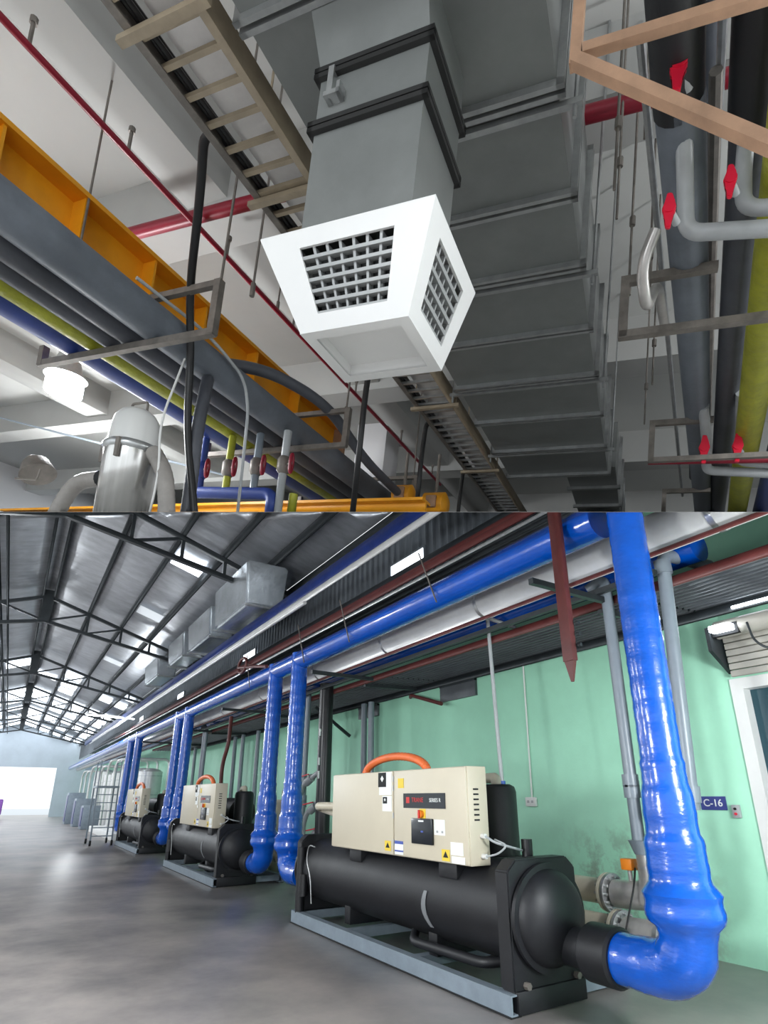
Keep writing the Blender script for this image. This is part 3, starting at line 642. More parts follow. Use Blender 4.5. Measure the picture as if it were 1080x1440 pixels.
# roller shutter above the door
t = Thing('roller_shutter', 'beige roller shutter with housing above the dark doorway', 'shutter', (WX-.2, 2.3, 2.84), )
for k in range(6):
    b = NB(); box(b, (WX-.10-.005*k, 1.3, 2.85+.075*k), (WX-.06, 3.22, 2.918+.075*k), .01); t.part('slat', b, m_shutter)
b = NB(); hexa(b, [(WX-.34, 3.24, 3.12), (WX-.01, 3.24, 2.9), (WX-.01, 3.24, 3.5), (WX-.34, 3.24, 3.38)], [(WX-.34, 3.28, 3.12), (WX-.01, 3.28, 2.9), (WX-.01, 3.28, 3.5), (WX-.34, 3.28, 3.38)]); t.part('end_bracket', b, m_truss)
b = NB(); tube(b, [(WX-.2, 1.3, 3.36), (WX-.2, 3.22, 3.36)], .10, 18); t.part('roll', b, m_shutter)
b = NB(); tube(b, fillet([(WX-.3, 2.85, 3.35), (WX-.34, 2.8, 3.1), (WX-.28, 2.6, 2.98), (WX-.25, 2.5, 3.3)], .12), .012, 6); t.part('chain', b, m_truss)
t = Thing('emergency_light', 'small white lit lamp beside the shutter bracket', 'lamp', (WX-.3, 3.1, 3.28))
b = NB(); box(b, (WX-.42, 2.98, 3.30), (WX-.30, 3.20, 3.37), .01); t.part('lens', b, m_tube)
b = NB(); box(b, (WX-.30, 2.95, 3.27), (WX-.24, 3.23, 3.39)); t.part('housing', b, m_dark)
b = NB(); cyl(b, (WX-.12, 2.2, 3.6), (WX-.12, 3.05, 3.6), .018, 8); one('tube_lamp', 'lit tube lamp under the canopy above the shutter', 'lamp', b, m_tube)

# services between the chillers
t = Thing('black_riser_pair', 'black insulated riser behind the front chiller with white chalk marks', 'pipe', (5.15, 10.45, 0))
b = NB(); tube(b, [(5.15, 10.45, 0), (5.15, 10.45, 3.8)], .14, 20); t.part('tube', b, m_blackp)
for z in (2.2, 2.75, 1.95):
    b = NB(); box(b, (4.995, 10.37, z), (5.02, 10.40, z+.14)); t.part('mark', b, m_signwhite)
t = Thing('pump_set', 'grey pump body at the foot of the black riser', 'pump', (5.9, 10.0, 0))
b = NB(); box(b, (5.5, 9.6, 0), (6.2, 10.4, .12), .01); t.part('base', b, m_steelgrey)
b = NB(); tube(b, [(5.85, 9.65, .36), (5.85, 10.35, .36)], .25, 20); t.part('motor', b, m_pvc)
for y, z in ((11.35, 1.95), (11.1, 1.42), (10.9, .95)):
    t = Thing('valve_branch', 'grey plastic branch pipe with red lever valve, %s on the black riser' % {1.95: 'highest', 1.42: 'middle'}.get(z, 'lowest'), 'pipe', (5.12, y, 0), group='grey branch pipes with red valves')
    b = NB(); tube(b, fillet([(5.22, 10.62, z+.2), (5.12, y, z-.1), (5.12, y+.15, z-.35), (5.12, y+.15, 0)], .12), .05, 12); t.part('tube', b, m_pvcl)
    b = NB(); tube(b, [(5.14, y-.12, z-.06), (5.17, y-.32, z+.04)], .08, 14); t.part('valve_body', b, m_pvcl)
    b = NB(); beam(b, (5.10, y-.3, z+.10), (5.04, y+.02, z+.05), .035, .02); t.part('lever', b, m_redv)
for k, (y, x, z1) in enumerate(((10.6, 6.3, 3.6), (10.9, 6.3, 3.6), (17.2, 6.2, 3.6), (18.6, 6.2, 3.6), (19.4, 6.2, 3.6), (24.5, 6.2, 3.6))):
    b = NB(); tube(b, [(x, y, 0), (x, y, z1-.05)], .065, 12); one('grey_standpipe', 'dark grey standpipe against the green wall, ' + ('behind the front riser pair, nearer', 'behind the front riser pair, farther', 'behind the middle chiller', 'past the middle chiller, nearer', 'past the middle chiller, farther', 'behind the farthest chiller')[k], 'pipe', b, m_pvc, group='standpipes on the wall')
t = Thing('oil_tank', 'cream cylindrical tank standing behind the middle chiller', 'tank', (5.5, 13.3, 0))
b = NB(); tube(b, [(5.5, 13.3, 0), (5.5, 13.3, 1.5), (5.5, 13.3, 1.56)], [.24, .24, .2], 22); t.part('body', b, m_creamp)
b = NB(); tube(b, fillet([(5.5, 13.3, 1.55), (5.5, 13.3, 1.78), (5.6, 13.0, 1.8), (5.75, 12.95, 1.6)], .08), .03, 8); t.part('pipe', b, m_ss)
pipe('orange_flex_riser', 'orange corrugated conduit rising from the middle chiller', 'conduit', [(4.5, 14.9, 1.55), (4.5, 15.0, 2.4), (4.55, 14.75, 2.9), (4.6, 14.9, 3.6)], .05, m_red, 10, .4)

# far end of the hall: platform ladder, plinth, tanks
t = Thing('platform_ladder', 'grey steel platform ladder on wheels beside the farthest chiller', 'ladder', (3.0, 24.6, 0))
for x in (2.75, 3.45):
    for y, top in ((24.2, 2.0), (25.3, 2.0)):
        b = NB(); beam(b, (x, y-(.25 if y < 25 else 0), .1), (x, y, top), .05, .05, (0,1,0)); t.part('leg', b, m_steelgrey)
b = NB(); box(b, (2.72, 24.15, 1.95), (3.48, 25.35, 2.02)); t.part('platform', b, m_steelgrey)
for k in range(6):
    b = NB(); box(b, (2.78, 23.9+.05*k, .3+.28*k), (3.42, 24.1+.05*k, .33+.28*k)); t.part('tread', b, m_steelgrey)
for x in (2.75, 3.45):
    b = NB(); tube(b, fillet([(x, 24.2, 2.0), (x, 24.2, 2.9), (x, 25.3, 2.9), (x, 25.3, 2.0)], .1), .02, 8); t.part('handrail', b, m_steelgrey)
for x in (2.75, 3.45):
    for y in (23.95, 25.3):
        b = NB(); cyl(b, (x-.03, y, .09), (x+.03, y, .09), .09, 14); t.part('wheel', b, m_dark)
b = NB(); box(b, (3.75, 26.2, 0), (5.6, 34, .28), .02); one('equipment_plinth', 'long white kerbed plinth carrying silver equipment', 'plinth', b, m_white)
for k, (x, y, r, h) in enumerate(((5.3, 28.3, .5, 2.7), (5.3, 30.4, .5, 2.8), (5.3, 32.6, .5, 2.7), (5.3, 36.0, .6, 2.9), (5.3, 39, .6, 2.9), (5.3, 43, .7, 3.2))):
    t = Thing('storage_tank', 'tall silver clad tank by the green wall, %s one past the ladder' % ('first', 'second', 'third', 'fourth', 'fifth', 'last')[k], 'tank', (x, y, .28 if y < 34 else 0), group='silver tanks at the far end')
    z0 = .28 if y < 34 else 0
    b = NB(); tube(b, [(x, y, z0), (x, y, h), (x, y, h+.1), (x, y, h+.16)], [r, r, r*.7, r*.2], 24); t.part('shell', b, m_silver)
    for z in (.9, 1.7, 2.5):
        b = NB(); tube(b, [(x, y, z), (x, y, z+.05)], r*1.015, 24); t.part('hoop', b, m_galv)
for k, (x, y, s) in enumerate(((4.1, 37, 1.0), (4.0, 40.5, 1.3), (3.9, 45, 1.6))):
    t = Thing('control_cubicle', ('low', 'middling', 'tall')[k] + ' blue grey equipment cubicle standing past the plinth', 'cabinet', (x, y, 0), group='cubicles past the plinth')
    b = NB(); box(b, (x-.5, y-.6, 0), (x+.5, y+.6, 1.2*s), .02); t.part('body', b, m_steelgrey)
    b = NB(); box(b, (x-.53, y-.5, .15), (x-.5, y+.5, 1.1*s)); t.part('door', b, m_dkblue)
for k in range(8):
    y = 29+k*2.6; z = 3.4+.35*(k % 3)
    pipe('process_pipe', 'silver process pipe looping over the far tanks, %s past the ladder' % ('first', 'second', 'third', 'fourth', 'fifth', 'sixth', 'seventh', 'last')[k], 'pipe', [(6.2, y, 2.0), (6.2, y, 3.3+.1*(k%3)), (4.35, y, 3.3+.1*(k%3)), (4.35, y+.9, 3.0), (4.35, y+.9, .28 if y+.9 < 34 else 0)], .06, m_silver, 10, .25, 'process pipes over the tanks')
t = Thing('parked_trolley', 'small mauve trolley at the far gateway', 'trolley', (-.6, 57, 0))
b = NB(); box(b, (-1.0, 56.5, .3), (-.2, 57.5, 1.5), .1); t.part('body', b, m_purple)
for x in (-.9, -.3):
    b = NB(); cyl(b, (x-.04, 57, .15), (x+.04, 57, .15), .15, 12); t.part('wheel', b, m_dark)

# ================================================================== UPPER HALL: setting (r, c, v)
b = NB(); box(b, (-16, -3, 4.4), (5, 18, 4.6)); struct('ceiling_slab', b, m_ceil, HI)
for i, c in enumerate((-.2, 3.45, 6.75, 10.0, 13.2)):
    b = NB(); box(b, (-16, c, 3.85), (5, c+.42, 4.4)); struct('trim_%d' % (10+i), b, m_beamc, HI, 'painted concrete cross beam under the upper ceiling')
for i, (r0, r1) in enumerate(((-3.95, -3.5), (-9.4, -8.9))):
    b = NB(); box(b, (r0, -3, 3.95), (r1, 18, 4.4)); struct('trim_%d' % (20+i), b, m_beamc, HI, 'painted concrete long beam under the upper ceiling')
b = NB(); box(b, (-16.3, -3, -2), (-16, 18, 4.6)); struct('wall_left', b, m_wallu, HI)
b = NB(); box(b, (-16, 16, -2), (5, 16.3, 4.6)); struct('wall_back', b, m_wallu, HI)
b = NB(); box(b, (-4.95, 8.9, -2), (-4.35, 9.5, 4.4)); struct('trim_30', b, m_wallu, HI, 'white boxed column behind the cable ladder')

# main duct
t = Thing('supply_duct', 'large grey galvanised supply duct running under the ceiling', 'duct', (-1.02, 4, 2.6), HI)
FL = [.9, 1.55, 2.22, 2.81, 3.36, 4.03, 4.70, 5.44, 6.22, 7.05]
R0, R1, VB, VT = -1.62, -.44, 2.6, 3.35
for i in range(len(FL)-1):
    b = NB(); box(b, (R0, FL[i]+.004, VB), (R1, FL[i+1]-.004, VT)); t.part('duct_section', b, m_duct)
for f in FL:
    b = NB()
    for q in (-.022, .022):
        x0, x1, z0, z1 = R0-.035, R1+.035, VB-.035, VT+.035
        box(b, (x0, f+q-.012, z0), (x1, f+q+.012, VB)); box(b, (R1, f+q-.012, z0), (x1, f+q+.012, z1)); box(b, (x0, f+q-.012, z0), (R0, f+q+.012, z1)); box(b, (x0, f+q-.012, VT), (x1, f+q+.012, z1))
    t.part('duct_flange', b, m_flange)
for k, (c0, c1) in enumerate(((7.1, 7.8), (7.82, 8.6), (8.62, 9.4), (9.42, 10.2))):
    b = NB(); box(b, (-.95, c0, VB+.08), (-.36, c1, VT-.1)); t.part('branch_section', b, m_duct)
    b = NB(); box(b, (-.99, c1-.03, VB+.04), (-.32, c1+.03, VB+.08)); box(b, (-.36, c1-.03, VB+.04), (-.32, c1+.03, VT)); t.part('duct_flange', b, m_flange)
# trapeze hangers beside the duct
for c in (2.30, 3.44, 4.78, 6.30):
    b = NB(); cyl(b, (R1+.07, c, 2.5), (R1+.07, c, 4.4), .010, 6); cyl(b, (R0-.07, c, 2.5), (R0-.07, c, 4.4), .010, 6); beam(b, (R0-.1, c, 2.575), (R1+.1, c, 2.575), .03, .03)
    one('trapeze_hanger', 'steel trapeze hanger under the big duct, %s one beyond the diffuser' % {2.30:'first',3.44:'second',4.78:'third'}.get(c,'fourth'), 'hanger', b, m_flange, HI, 'trapeze hangers of the supply duct')

# drop duct with diffuser
t = Thing('air_diffuser', 'white four-way supply diffuser on a grey drop duct', 'diffuser', (-1.03, 1.85, 1.2), HI)
dr0, dr1, dc0, dc1 = -1.26, -.80, 1.64, 2.02
def frustum(bm, a, va, b_, vb):
    (x0, x1, y0, y1), (X0, X1, Y0, Y1) = a, b_
    hexa(bm, [(x0, y0, va), (x1, y0, va), (x1, y1, va), (x0, y1, va)], [(X0, Y0, vb), (X1, Y0, vb), (X1, Y1, vb), (X0, Y1, vb)])
b = NB(); frustum(b, (dr0, dr1, dc0, dc1), 1.56, (dr0, dr1, dc0, dc1), 2.06); t.part('drop_duct', b, m_duct)
b = NB(); frustum(b, (dr0, dr1, dc0, dc1), 2.06, (dr0, dr1, dc0, dc1), 2.3); t.part('damper_section', b, m_duct)
b = NB(); frustum(b, (dr0, dr1, dc0, dc1), 2.3, (dr0-.06, dr1-.02, dc0-.06, dc1+.05), 2.6); t.part('take_off', b, m_duct)
for v in (2.06, 2.3):
    b = NB()
    for q, hh in ((-.013, .010), (.013, .010)):
        e_ = .022
        box(b, (dr0-e_, dc0-e_, v+q-hh), (dr1+e_, dc0, v+q+hh)); box(b, (dr0-e_, dc1, v+q-hh), (dr1+e_, dc1+e_, v+q+hh)); box(b, (dr1, dc0-e_, v+q-hh), (dr1+e_, dc1+e_, v+q+hh)); box(b, (dr0-e_, dc0-e_, v+q-hh), (dr0, dc1+e_, v+q+hh))
    t.part('flange', b, m_dkflange)
b = NB(); box(b, (dr0+.05, dc0-.03, 2.15), (dr0+.075, dc0, 2.30)); box(b, (dr0+.05, dc0-.045, 2.15), (dr0+.12, dc0, 2.17)); box(b, (dr0+.105, dc0-.045, 2.15), (dr0+.12, dc0, 2.2)); t.part('damper_quadrant', b, m_galv)
A = (-1.395, -.685, 1.575, 2.09); B = (-1.20, -.765, 1.635, 2.0)
va, vb = 1.565, 1.19
fr = t.part
def face_frame(p00, p10, p11, p01, g, M, name, th=.012, rows=6, cols=7, par=None):
    """one sloping face (p00 top left, p10 top right, p11 bottom right, p01 bottom left) with a framed grille opening g=(u0,u1,w0,w1)"""
    p00, p10, p11, p01 = map(Vector, (p00, p10, p11, p01))
    P = lambda u, w_: p00*(1-u)*(1-w_)+p10*u*(1-w_)+p11*u*w_+p01*(1-u)*w_
    n = (p10-p00).cross(p01-p00).normalized()
    u0, u1, w0, w1 = g
    b = NB()
    for (a0, a1, c0, c1) in ((0, 1, 0, w0), (0, 1, w1, 1), (0, u0, w0, w1), (u1, 1, w0, w1)):
        q = [P(a0, c0), P(a1, c0), P(a1, c1), P(a0, c1)]; hexa(b, [x+n*th for x in q], [x for x in q])
    sd = -1
    o_ = t.part(name, b, M)
    b = NB(); q = [P(u0, w0), P(u1, w0), P(u1, w1), P(u0, w1)]; hexa(b, [x+n*.058 for x in q], [x+n*.054 for x in q]); t.part('grille_back', b, m_dark, o_)
    for i in range(rows):
        w_ = w0+(w1-w0)*(i+.92)/rows
        b = NB(); h = (w1-w0)/rows*.15
        q = [P(u0, w_-h), P(u1, w_-h), P(u1, min(w1, w_+h)), P(u0, min(w1, w_+h))]; hexa(b, [x+n*.032 for x in q], [x+n*.004 for x in q]); t.part('louvre', b, m_grille, o_)
    for j in range(cols-1):
        u_ = u0+(u1-u0)*(j+1)/cols
        b = NB(); h = (u1-u0)/cols*.10
        q = [P(u_-h, w0), P(u_+h, w0), P(u_+h, w1), P(u_-h, w1)]; hexa(b, [x+n*.05 for x in q], [x+n*.012 for x in q]); t.part('cross_vane', b, m_grille, o_)
    return o_
c_ = lambda Q, i, j, v: (Q[i], Q[2+j], v)
# front (towards -c), right (+r), back, left ; orientation chosen so that n points inwards
face_frame(c_(A,0,0,va), c_(A,1,0,va), c_(B,1,0,vb), c_(B,0,0,vb), (.22, .80, .17, .84), m_diff, 'front_face')
face_frame(c_(A,1,0,va), c_(A,1,1,va), c_(B,1,1,vb), c_(B,1,0,vb), (.20, .80, .17, .84), m_diff, 'right_face', rows=5, cols=6)
face_frame(c_(A,1,1,va), c_(A,0,1,va), c_(B,0,1,vb), c_(B,1,1,vb), (.22, .80, .17, .84), m_diff, 'back_face')
face_frame(c_(A,0,1,va), c_(A,0,0,va), c_(B,0,0,vb), c_(B,0,1,vb), (.20, .80, .17, .84), m_diff, 'left_face', rows=5, cols=6)
b = NB(); box(b, (A[0], A[2], va), (A[1], A[3], va+.006)); t.part('top_plate', b, m_diff)
b = NB(); q = .045
for (x0, x1, y0, y1) in ((B[0], B[1], B[2], B[2]+q), (B[0], B[1], B[3]-q, B[3]), (B[0], B[0]+q, B[2]+q, B[3]-q), (B[1]-q, B[1], B[2]+q, B[3]-q)): box(b, (x0, y0, vb-.004), (x1, y1, vb+.004))
t.part('bottom_rim', b, m_diff)
b = NB(); 
x0, x1, y0, y1 = B[0]+q, B[1]-q, B[2]+q, B[3]-q; zt_ = vb+.045
box(b, (x0, y0, zt_), (x1, y1, zt_+.004))
for (a0, a1, c0, c1) in ((x0-.004, x0, y0, y1), (x1, x1+.004, y0, y1), (x0, x1, y0-.004, y0), (x0, x1, y1, y1+.004)): box(b, (a0, c0, vb-.003), (a1, c1, zt_+.004))
t.part('bottom_recess', b, m_diff)

# cable ladder
t = Thing('cable_ladder', 'tan steel cable ladder with pale cover running beside the duct', 'cable tray', (-1.95, 4, 2.6), HI)
for r_, sg in ((-2.14, 1), (-1.76, -1)):
    b = NB(); prism(b, (r_, .9, 2.66), (r_, 12.5, 2.66), tuple((sg*a, bb) for a, bb in ((-.012,-.06),(.03,-.06),(.03,-.05),(0,-.05),(0,.05),(.03,.05),(.03,.06),(-.012,.06)))); t.part('side_rail', b, m_tan if sg < 0 else m_oldsteel)
c = 1.15; k = 0
while c < 12.3:
    b = NB(); th = .05 if k % 6 == 2 else .026
    box(b, (-2.13, c-th/2, 2.608), (-1.77, c+th/2, 2.632)); t.part('rung', b, m_tan if c < 3 else m_galv); c += .148; k += 1
b = NB(); box(b, (-2.055, .9, 2.70), (-1.775, 12.4, 2.712)); t.part('cover', b, m_trayw, label='pale glossy cover strip above the rungs')
for i, (r_, v) in enumerate(((-2.105, 2.655), (-2.10, 2.69), (-2.075, 2.65))):
    b = NB(); tube(b, [(r_+.004*math.sin(j*1.7+i), .9+j*.6, v+.004*math.sin(j+i*2)) for j in range(20)], .014, 8)
    one('power_cable', 'black power cable in the cable ladder, %s of the three' % ('lower outer','upper outer','inner')[i], 'cable', b, m_cable, HI, 'cables in the ladder')
for c in (1.42, 2.35, 3.6, 5.0, 6.8):
    b = NB(); cyl(b, (-2.165, c, 2.58), (-2.165, c, 4.4), .008, 6); cyl(b, (-1.735, c, 2.58), (-1.735, c, 4.4), .008, 6); beam(b, (-2.2, c, 2.585), (-1.7, c, 2.585), .04, .03)
    one('ladder_hanger', 'tan crossbar with two rods holding the cable ladder, %s along it' % {1.42:'first',2.35:'second',3.6:'third',5.0:'fourth'}.get(c,'fifth'), 'hanger', b, m_tan, HI, 'hangers of the cable ladder')
# black cables dropping from the ladder
def cable(pts, label, r=.022, group='black cables dropping from the ladder', M=None):
    b = NB(); tube(b, fillet(pts, .3, 8), r, 10); return one('drop_cable', label, 'cable', b, M or m_cable, HI, group)
cable([(-2.08, 2.1, 2.66), (-2.22, 1.96, 2.72), (-2.42, 2.18, 2.60), (-2.82, 2.58, 2.32), (-2.93, 2.78, 2.0), (-2.95, 2.86, 1.5), (-2.80, 2.9, .9), (-2.7, 2.9, .5)], 'thick black cable dropping from the ladder before the crane beam', .026)
for c in (4.05, 5.45, 6.9): cable([(-2.08, c+.25, 2.64), (-2.2, c, 2.7), (-2.22, c, 2.3), (-2.22, c+.02, 1.0)], 'black cable dropping from the ladder, %s one beyond the diffuser' % {4.05: 'first', 5.45: 'second'}.get(c, 'third'), .026)

# red sprinkler pipes
t = Thing('sprinkler_pipe', 'thin dark red sprinkler pipe running along the ceiling left of the ladder', 'pipe', (-3.55, 5, 3.47), HI)
b = NB(); tube(b, [(-3.55, .7, 3.5), (-3.55, 9.8, 3.5)], .024, 10); t.part('tube', b, m_redp)
for c in (1.75, 2.5, 3.6, 4.7, 6.2, 7.8, 9.3):
    b = NB(); cyl(b, (-3.55, c, 3.52), (-3.55, c, 3.68), .014, 6); cyl(b, (-3.55, c, 3.66), (-3.55, c, 3.70), .024, 8); t.part('sprinkler_head', b, m_oldsteel)
pipe('fire_main_pipe', 'dark red fire pipe crossing the hall behind duct and ladder', 'pipe', [(-4.6, 3.22, 3.62), (2.5, 3.42, 3.62)], .055, m_redp, 12, side=HI)
# threaded rods of the left side
for i, (r_, c, v0) in enumerate(((-3.55, 1.2, 3.5), (-3.62, 2.32, 2.1), (-2.58, 2.60, 2.25), (-2.62, 2.95, 2.5), (-3.55, 4.4, 3.5), (-2.58, 4.38, 2.25), (-2.6, 6.2, 2.2), (-3.55, 5.6, 3.5))):
    b = NB(); cyl(b, (r_, c, v0), (r_-.02, c+.03, 4.39), .009, 6); cyl(b, (r_, c, v0), (r_, c, v0+.1), .018, 8); one('threaded_rod', 'thin threaded rod hanging from the ceiling left of the ladder', 'rod', b, m_oldsteel, HI, 'threaded rods left of the ladder')

# crane girder
t = Thing('crane_girder', 'orange yellow crane girder with stiffeners beside the pipe bundle', 'crane beam', (-3.75, 3.5, 2.5), HI)
b = NB(); box(b, (-3.80, .6, 2.56), (-3.77, 6.15, 3.0)); t.part('web', b, m_crane)
b = NB(); box(b, (-3.93, .6, 3.0), (-3.62, 6.15, 3.035)); t.part('top_flange', b, m_crane)
b = NB(); box(b, (-3.95, .6, 2.52), (-3.60, 6.15, 2.56)); t.part('bottom_flange', b, m_crane)
b = NB(); box(b, (-3.95, 6.15, 2.50), (-3.60, 6.19, 3.05)); t.part('end_plate', b, m_rust)
for c in (1.2, 1.75, 2.32, 2.95, 3.55, 4.3, 5.1):
    b = NB(); box(b, (-3.77, c, 2.56), (-3.64, c+.02, 3.0)); t.part('stiffener', b, m_crane)
t = Thing('crane_runway', 'orange yellow crane runway beam crossing low behind the steel hopper', 'crane beam', (-4, 5.4, 1.7), HI)
b = NB(); box(b, (-9, 5.4, 1.40), (-2.1, 5.44, 1.74)); t.part('web', b, m_crane)
b = NB(); box(b, (-9, 5.3, 1.74), (-2.1, 5.54, 1.77)); t.part('flange', b, m_crane)

for (r_, c, v, q, l) in ((-2.62, 6.0, 2.02, .13, 'small orange hoist motor at the end of the crane girder'), (-2.25, 6.1, 1.93, .15, 'orange hoist trolley beyond the end of the bundle bracket')):
    t = Thing('hoist_motor', l, 'hoist', (r_, c, v-q), HI, group='hoists of the crane')
    b = NB(); tube(b, [(r_-q, c, v), (r_-q*.8, c, v), (r_+q*.8, c, v), (r_+q, c, v)], [q*.6, q, q, q*.6], 18); t.part('drum', b, m_crane)
    b = NB(); cyl(b, (r_, c, v), (r_, c, 2.55), .02, 8); t.part('stem', b, m_oldsteel)
    b = NB(); box(b, (r_-.06, c-q-.03, v-.07), (r_+.06, c-q+.02, v+.07), .01); t.part('cover', b, m_rust)
# pipe bundle on brackets
bund = ((-3.06, 2.114, .125, m_insul2), (-3.285, 2.074, .085, m_insul), (-3.46, 2.07, .08, m_insul), (-3.625, 2.064, .075, m_ylpipe), (-3.84, 2.109, .12, m_blpipe))
BL = ('thick pale grey insulated pipe at the edge of the bundle under the crane girder', 'dark insulated pipe next to the pale one in the bundle', 'dark insulated pipe next to the yellow one in the bundle', 'yellow green wrapped pipe in the bundle next to the navy one', 'navy blue pipe on the outer edge of the bundle', 'slim black pipe lying on top of the bundle')
for (r_, v, rad, M), l in zip(bund, BL): pipe('bundle_pipe', l, 'pipe', [(r_, .6, v), (r_, 11.5, v)], rad, M, 18, group='pipes in the bundle', side=HI)
for i, c in enumerate((2.55, 4.35, 6.15, 8.0)):
    t = Thing('pipe_bracket', 'weathered steel bracket cradling the pipe bundle, %s one past the hopper' % ('first','second','third','fourth')[i], 'bracket', (-3.3, c, 1.95), HI, group='brackets of the pipe bundle')
    b = NB(); beam(b, (-4.18, c, 1.965), (-2.52, c, 1.965), .045, .045); t.part('bottom_bar', b, m_oldsteel)
    b = NB(); beam(b, (-2.54, c, 1.95), (-2.54, c, 2.32), .05, .05, (0,1,0)); t.part('post', b, m_oldsteel)
    b = NB(); beam(b, (-3.35, c, 2.30), (-2.52, c, 2.30), .04, .04); t.part('top_bar', b, m_oldsteel)
    b = NB(); beam(b, (-4.16, c, 1.95), (-4.16, c, 2.10), .05, .05, (0,1,0)); t.part('short_post', b, m_oldsteel)
cable([(-3.25, 3.3, 2.28), (-3.0, 3.7, 2.40), (-2.75, 4.3, 2.36), (-2.68, 5.0, 2.1), (-2.6, 6.5, 1.95), (-2.5, 9, 1.9)], 'grey black hose looping over the bundle past the crane girder end', .05, 'hoses on the bundle', m_insul)
cable([(-2.98, 2.3, 2.25), (-2.91, 2.9, 2.22), (-2.89, 3.3, 2.1), (-2.89, 3.4, 1.9), (-2.89, 3.45, .9)], 'thin grey cable hanging off the pale insulated pipe', .012, 'hoses on the bundle', m_pvcl)

# manifold under the bundle
t = Thing('valve_manifold', 'blue valve manifold with red handwheels hanging under the pipe bundle', 'manifold', (-3.4, 4.05, 1.3), HI)
MC = 4.05
for i, (r_, v0, M) in enumerate(((-3.90, 2.0, m_blpipe), (-3.58, 2.0, m_ylpipe), (-3.26, 2.0, m_pvc), (-2.96, 2.0, m_pvcl))):
    b = NB(); tube(b, [(r_, MC, v0), (r_, MC, 1.45 if i < 3 else .9)], .036, 12); d = t.part('drop_pipe', b, M)
    b = NB(); tube(b, [(r_, MC, 1.60), (r_, MC, 1.63), (r_, MC, 1.73), (r_, MC, 1.76)], [.04, .062, .062, .04], 12); t.part('valve_body', b, m_oldsteel if i else m_blpipe, d)
    b = NB(); cyl(b, (r_, MC, 1.68), (r_+.12, MC-.06, 1.67), .012, 6); t.part('valve_stem', b, m_oldsteel, d)
    b = NB(); a0 = Vector((r_+.12, MC-.06, 1.67)); tube(b, [a0+V3(.0, .02*math.cos(a), .085*math.sin(a)) for a in [j*PI/8 for j in range(17)]], .014, 6); t.part('handwheel', b, m_redp, d)
b = NB(); tube(b, fillet([(-3.95, MC, 1.46), (-3.04, MC, 1.42), (-3.02, MC, .9)], .08), .055, 14); t.part('header', b, m_blpipe)
b = NB(); tube(b, [(-2.90, MC+.12, 1.45), (-2.90, MC+.12, .9)], .04, 12); t.part('drop_pipe', b, m_ylpipe)

# steel hopper with white lid, hoses
t = Thing('hopper_loader', 'stainless hopper loader with white domed lid under the pipe bundle', 'hopper', (-3.27, 2.7, .6), HI)
hc = (-3.27, 2.72)
b = NB(); tube(b, [(*hc, .3), (*hc, 1.27)], .18, 32); t.part('drum', b, m_drum)
b = NB(); tube(b, [(*hc, 1.27), (*hc, 1.29), (*hc, 1.31), (*hc, 1.33)], [.18, .195, .195, .18], 32); t.part('clamp_ring', b, m_galv)
b = NB(); tube(b, [(*hc, 1.33), (*hc, 1.45), (*hc, 1.52), (*hc, 1.565), (*hc, 1.59), (*hc, 1.60)], [.17, .162, .148, .115, .075, .01], 32); t.part('lid', b, m_plastic)
b = NB(); tube(b, fillet([(hc[0]-.075, hc[1], 1.57), (hc[0]-.075, hc[1], 1.65), (hc[0]+.075, hc[1], 1.65), (hc[0]+.075, hc[1], 1.57)], .02, 3), .009, 8); t.part('handle', b, m_oldsteel)
for a in (-2.6, -1.2, .2):
    q = Vector((math.cos(a), math.sin(a), 0)); p = V3(*hc, 1.24)+q*.195
    b = NB(); beam(b, p-V3(0,0,.05), p+V3(0,0,.08), .03, .02); t.part('latch', b, m_oldsteel)
b = NB(); tube(b, [(hc[0]-.2, hc[1], 1.10), (hc[0]-.27, hc[1], 1.11)], .06, 14); t.part('inlet', b, m_dark)
def ribbed(pts, r, label, M=m_hose):
    pts_, ds = resample(fillet(pts, .35, 8), .02); b = NB(); tube(b, pts_, [r*(1+.05*(i % 2)) for i in range(len(pts_))], 12); return one('ribbed_hose', label, 'hose', b, M, HI, 'ribbed hoses')
ribbed([(hc[0]-.26, hc[1], 1.11), (hc[0]-.5, hc[1]-.02, 1.09), (hc[0]-.64, hc[1]-.05, .8), (hc[0]-.68, hc[1]-.05, .4)], .055, 'grey ribbed hose curving down from the hopper inlet')
ribbed([(hc[0]+.2, hc[1], 1.28), (hc[0]+.34, hc[1], 1.12), (hc[0]+.42, hc[1], .8), (hc[0]+.42, hc[1], .4)], .055, 'tan ribbed hose running down the far side of the hopper')
ribbed([(hc[0]+.24, hc[1]+.35, 1.99), (hc[0]+.36, hc[1]+.2, 1.5), (hc[0]+.38, hc[1]+.2, 1.1), (hc[0]+.38, hc[1]+.2, .4)], .045, 'dark ribbed hose dropping from the bundle behind the hopper', m_insul)
cable([(hc[0]+.30, hc[1]+.05, 1.97), (hc[0]+.27, hc[1]-.05, 1.45), (hc[0]+.34, hc[1]-.05, 1.1), (hc[0]+.28, hc[1]-.05, .6)], 'thin white cable hanging beside the hopper lid', .008, 'hoses on the bundle', m_plastic)
t = Thing('work_light', 'dark work lamp with wire bracket at the edge of the hopper bay', 'lamp', (-4.25, 2.7, 1.05), HI)
b = NB(); tube(b, [(-4.32, 2.7, 1.30), (-4.25, 2.7, 1.24), (-4.20, 2.7, 1.16)], [.03, .1, .13], 18); t.part('hood', b, m_oldsteel)
b = NB(); tube(b, fillet([(-4.3, 2.6, 1.1), (-4.05, 2.6, 1.08), (-4.03, 2.6, 1.16)], .02, 3), .008, 6); t.part('bracket', b, m_oldsteel)
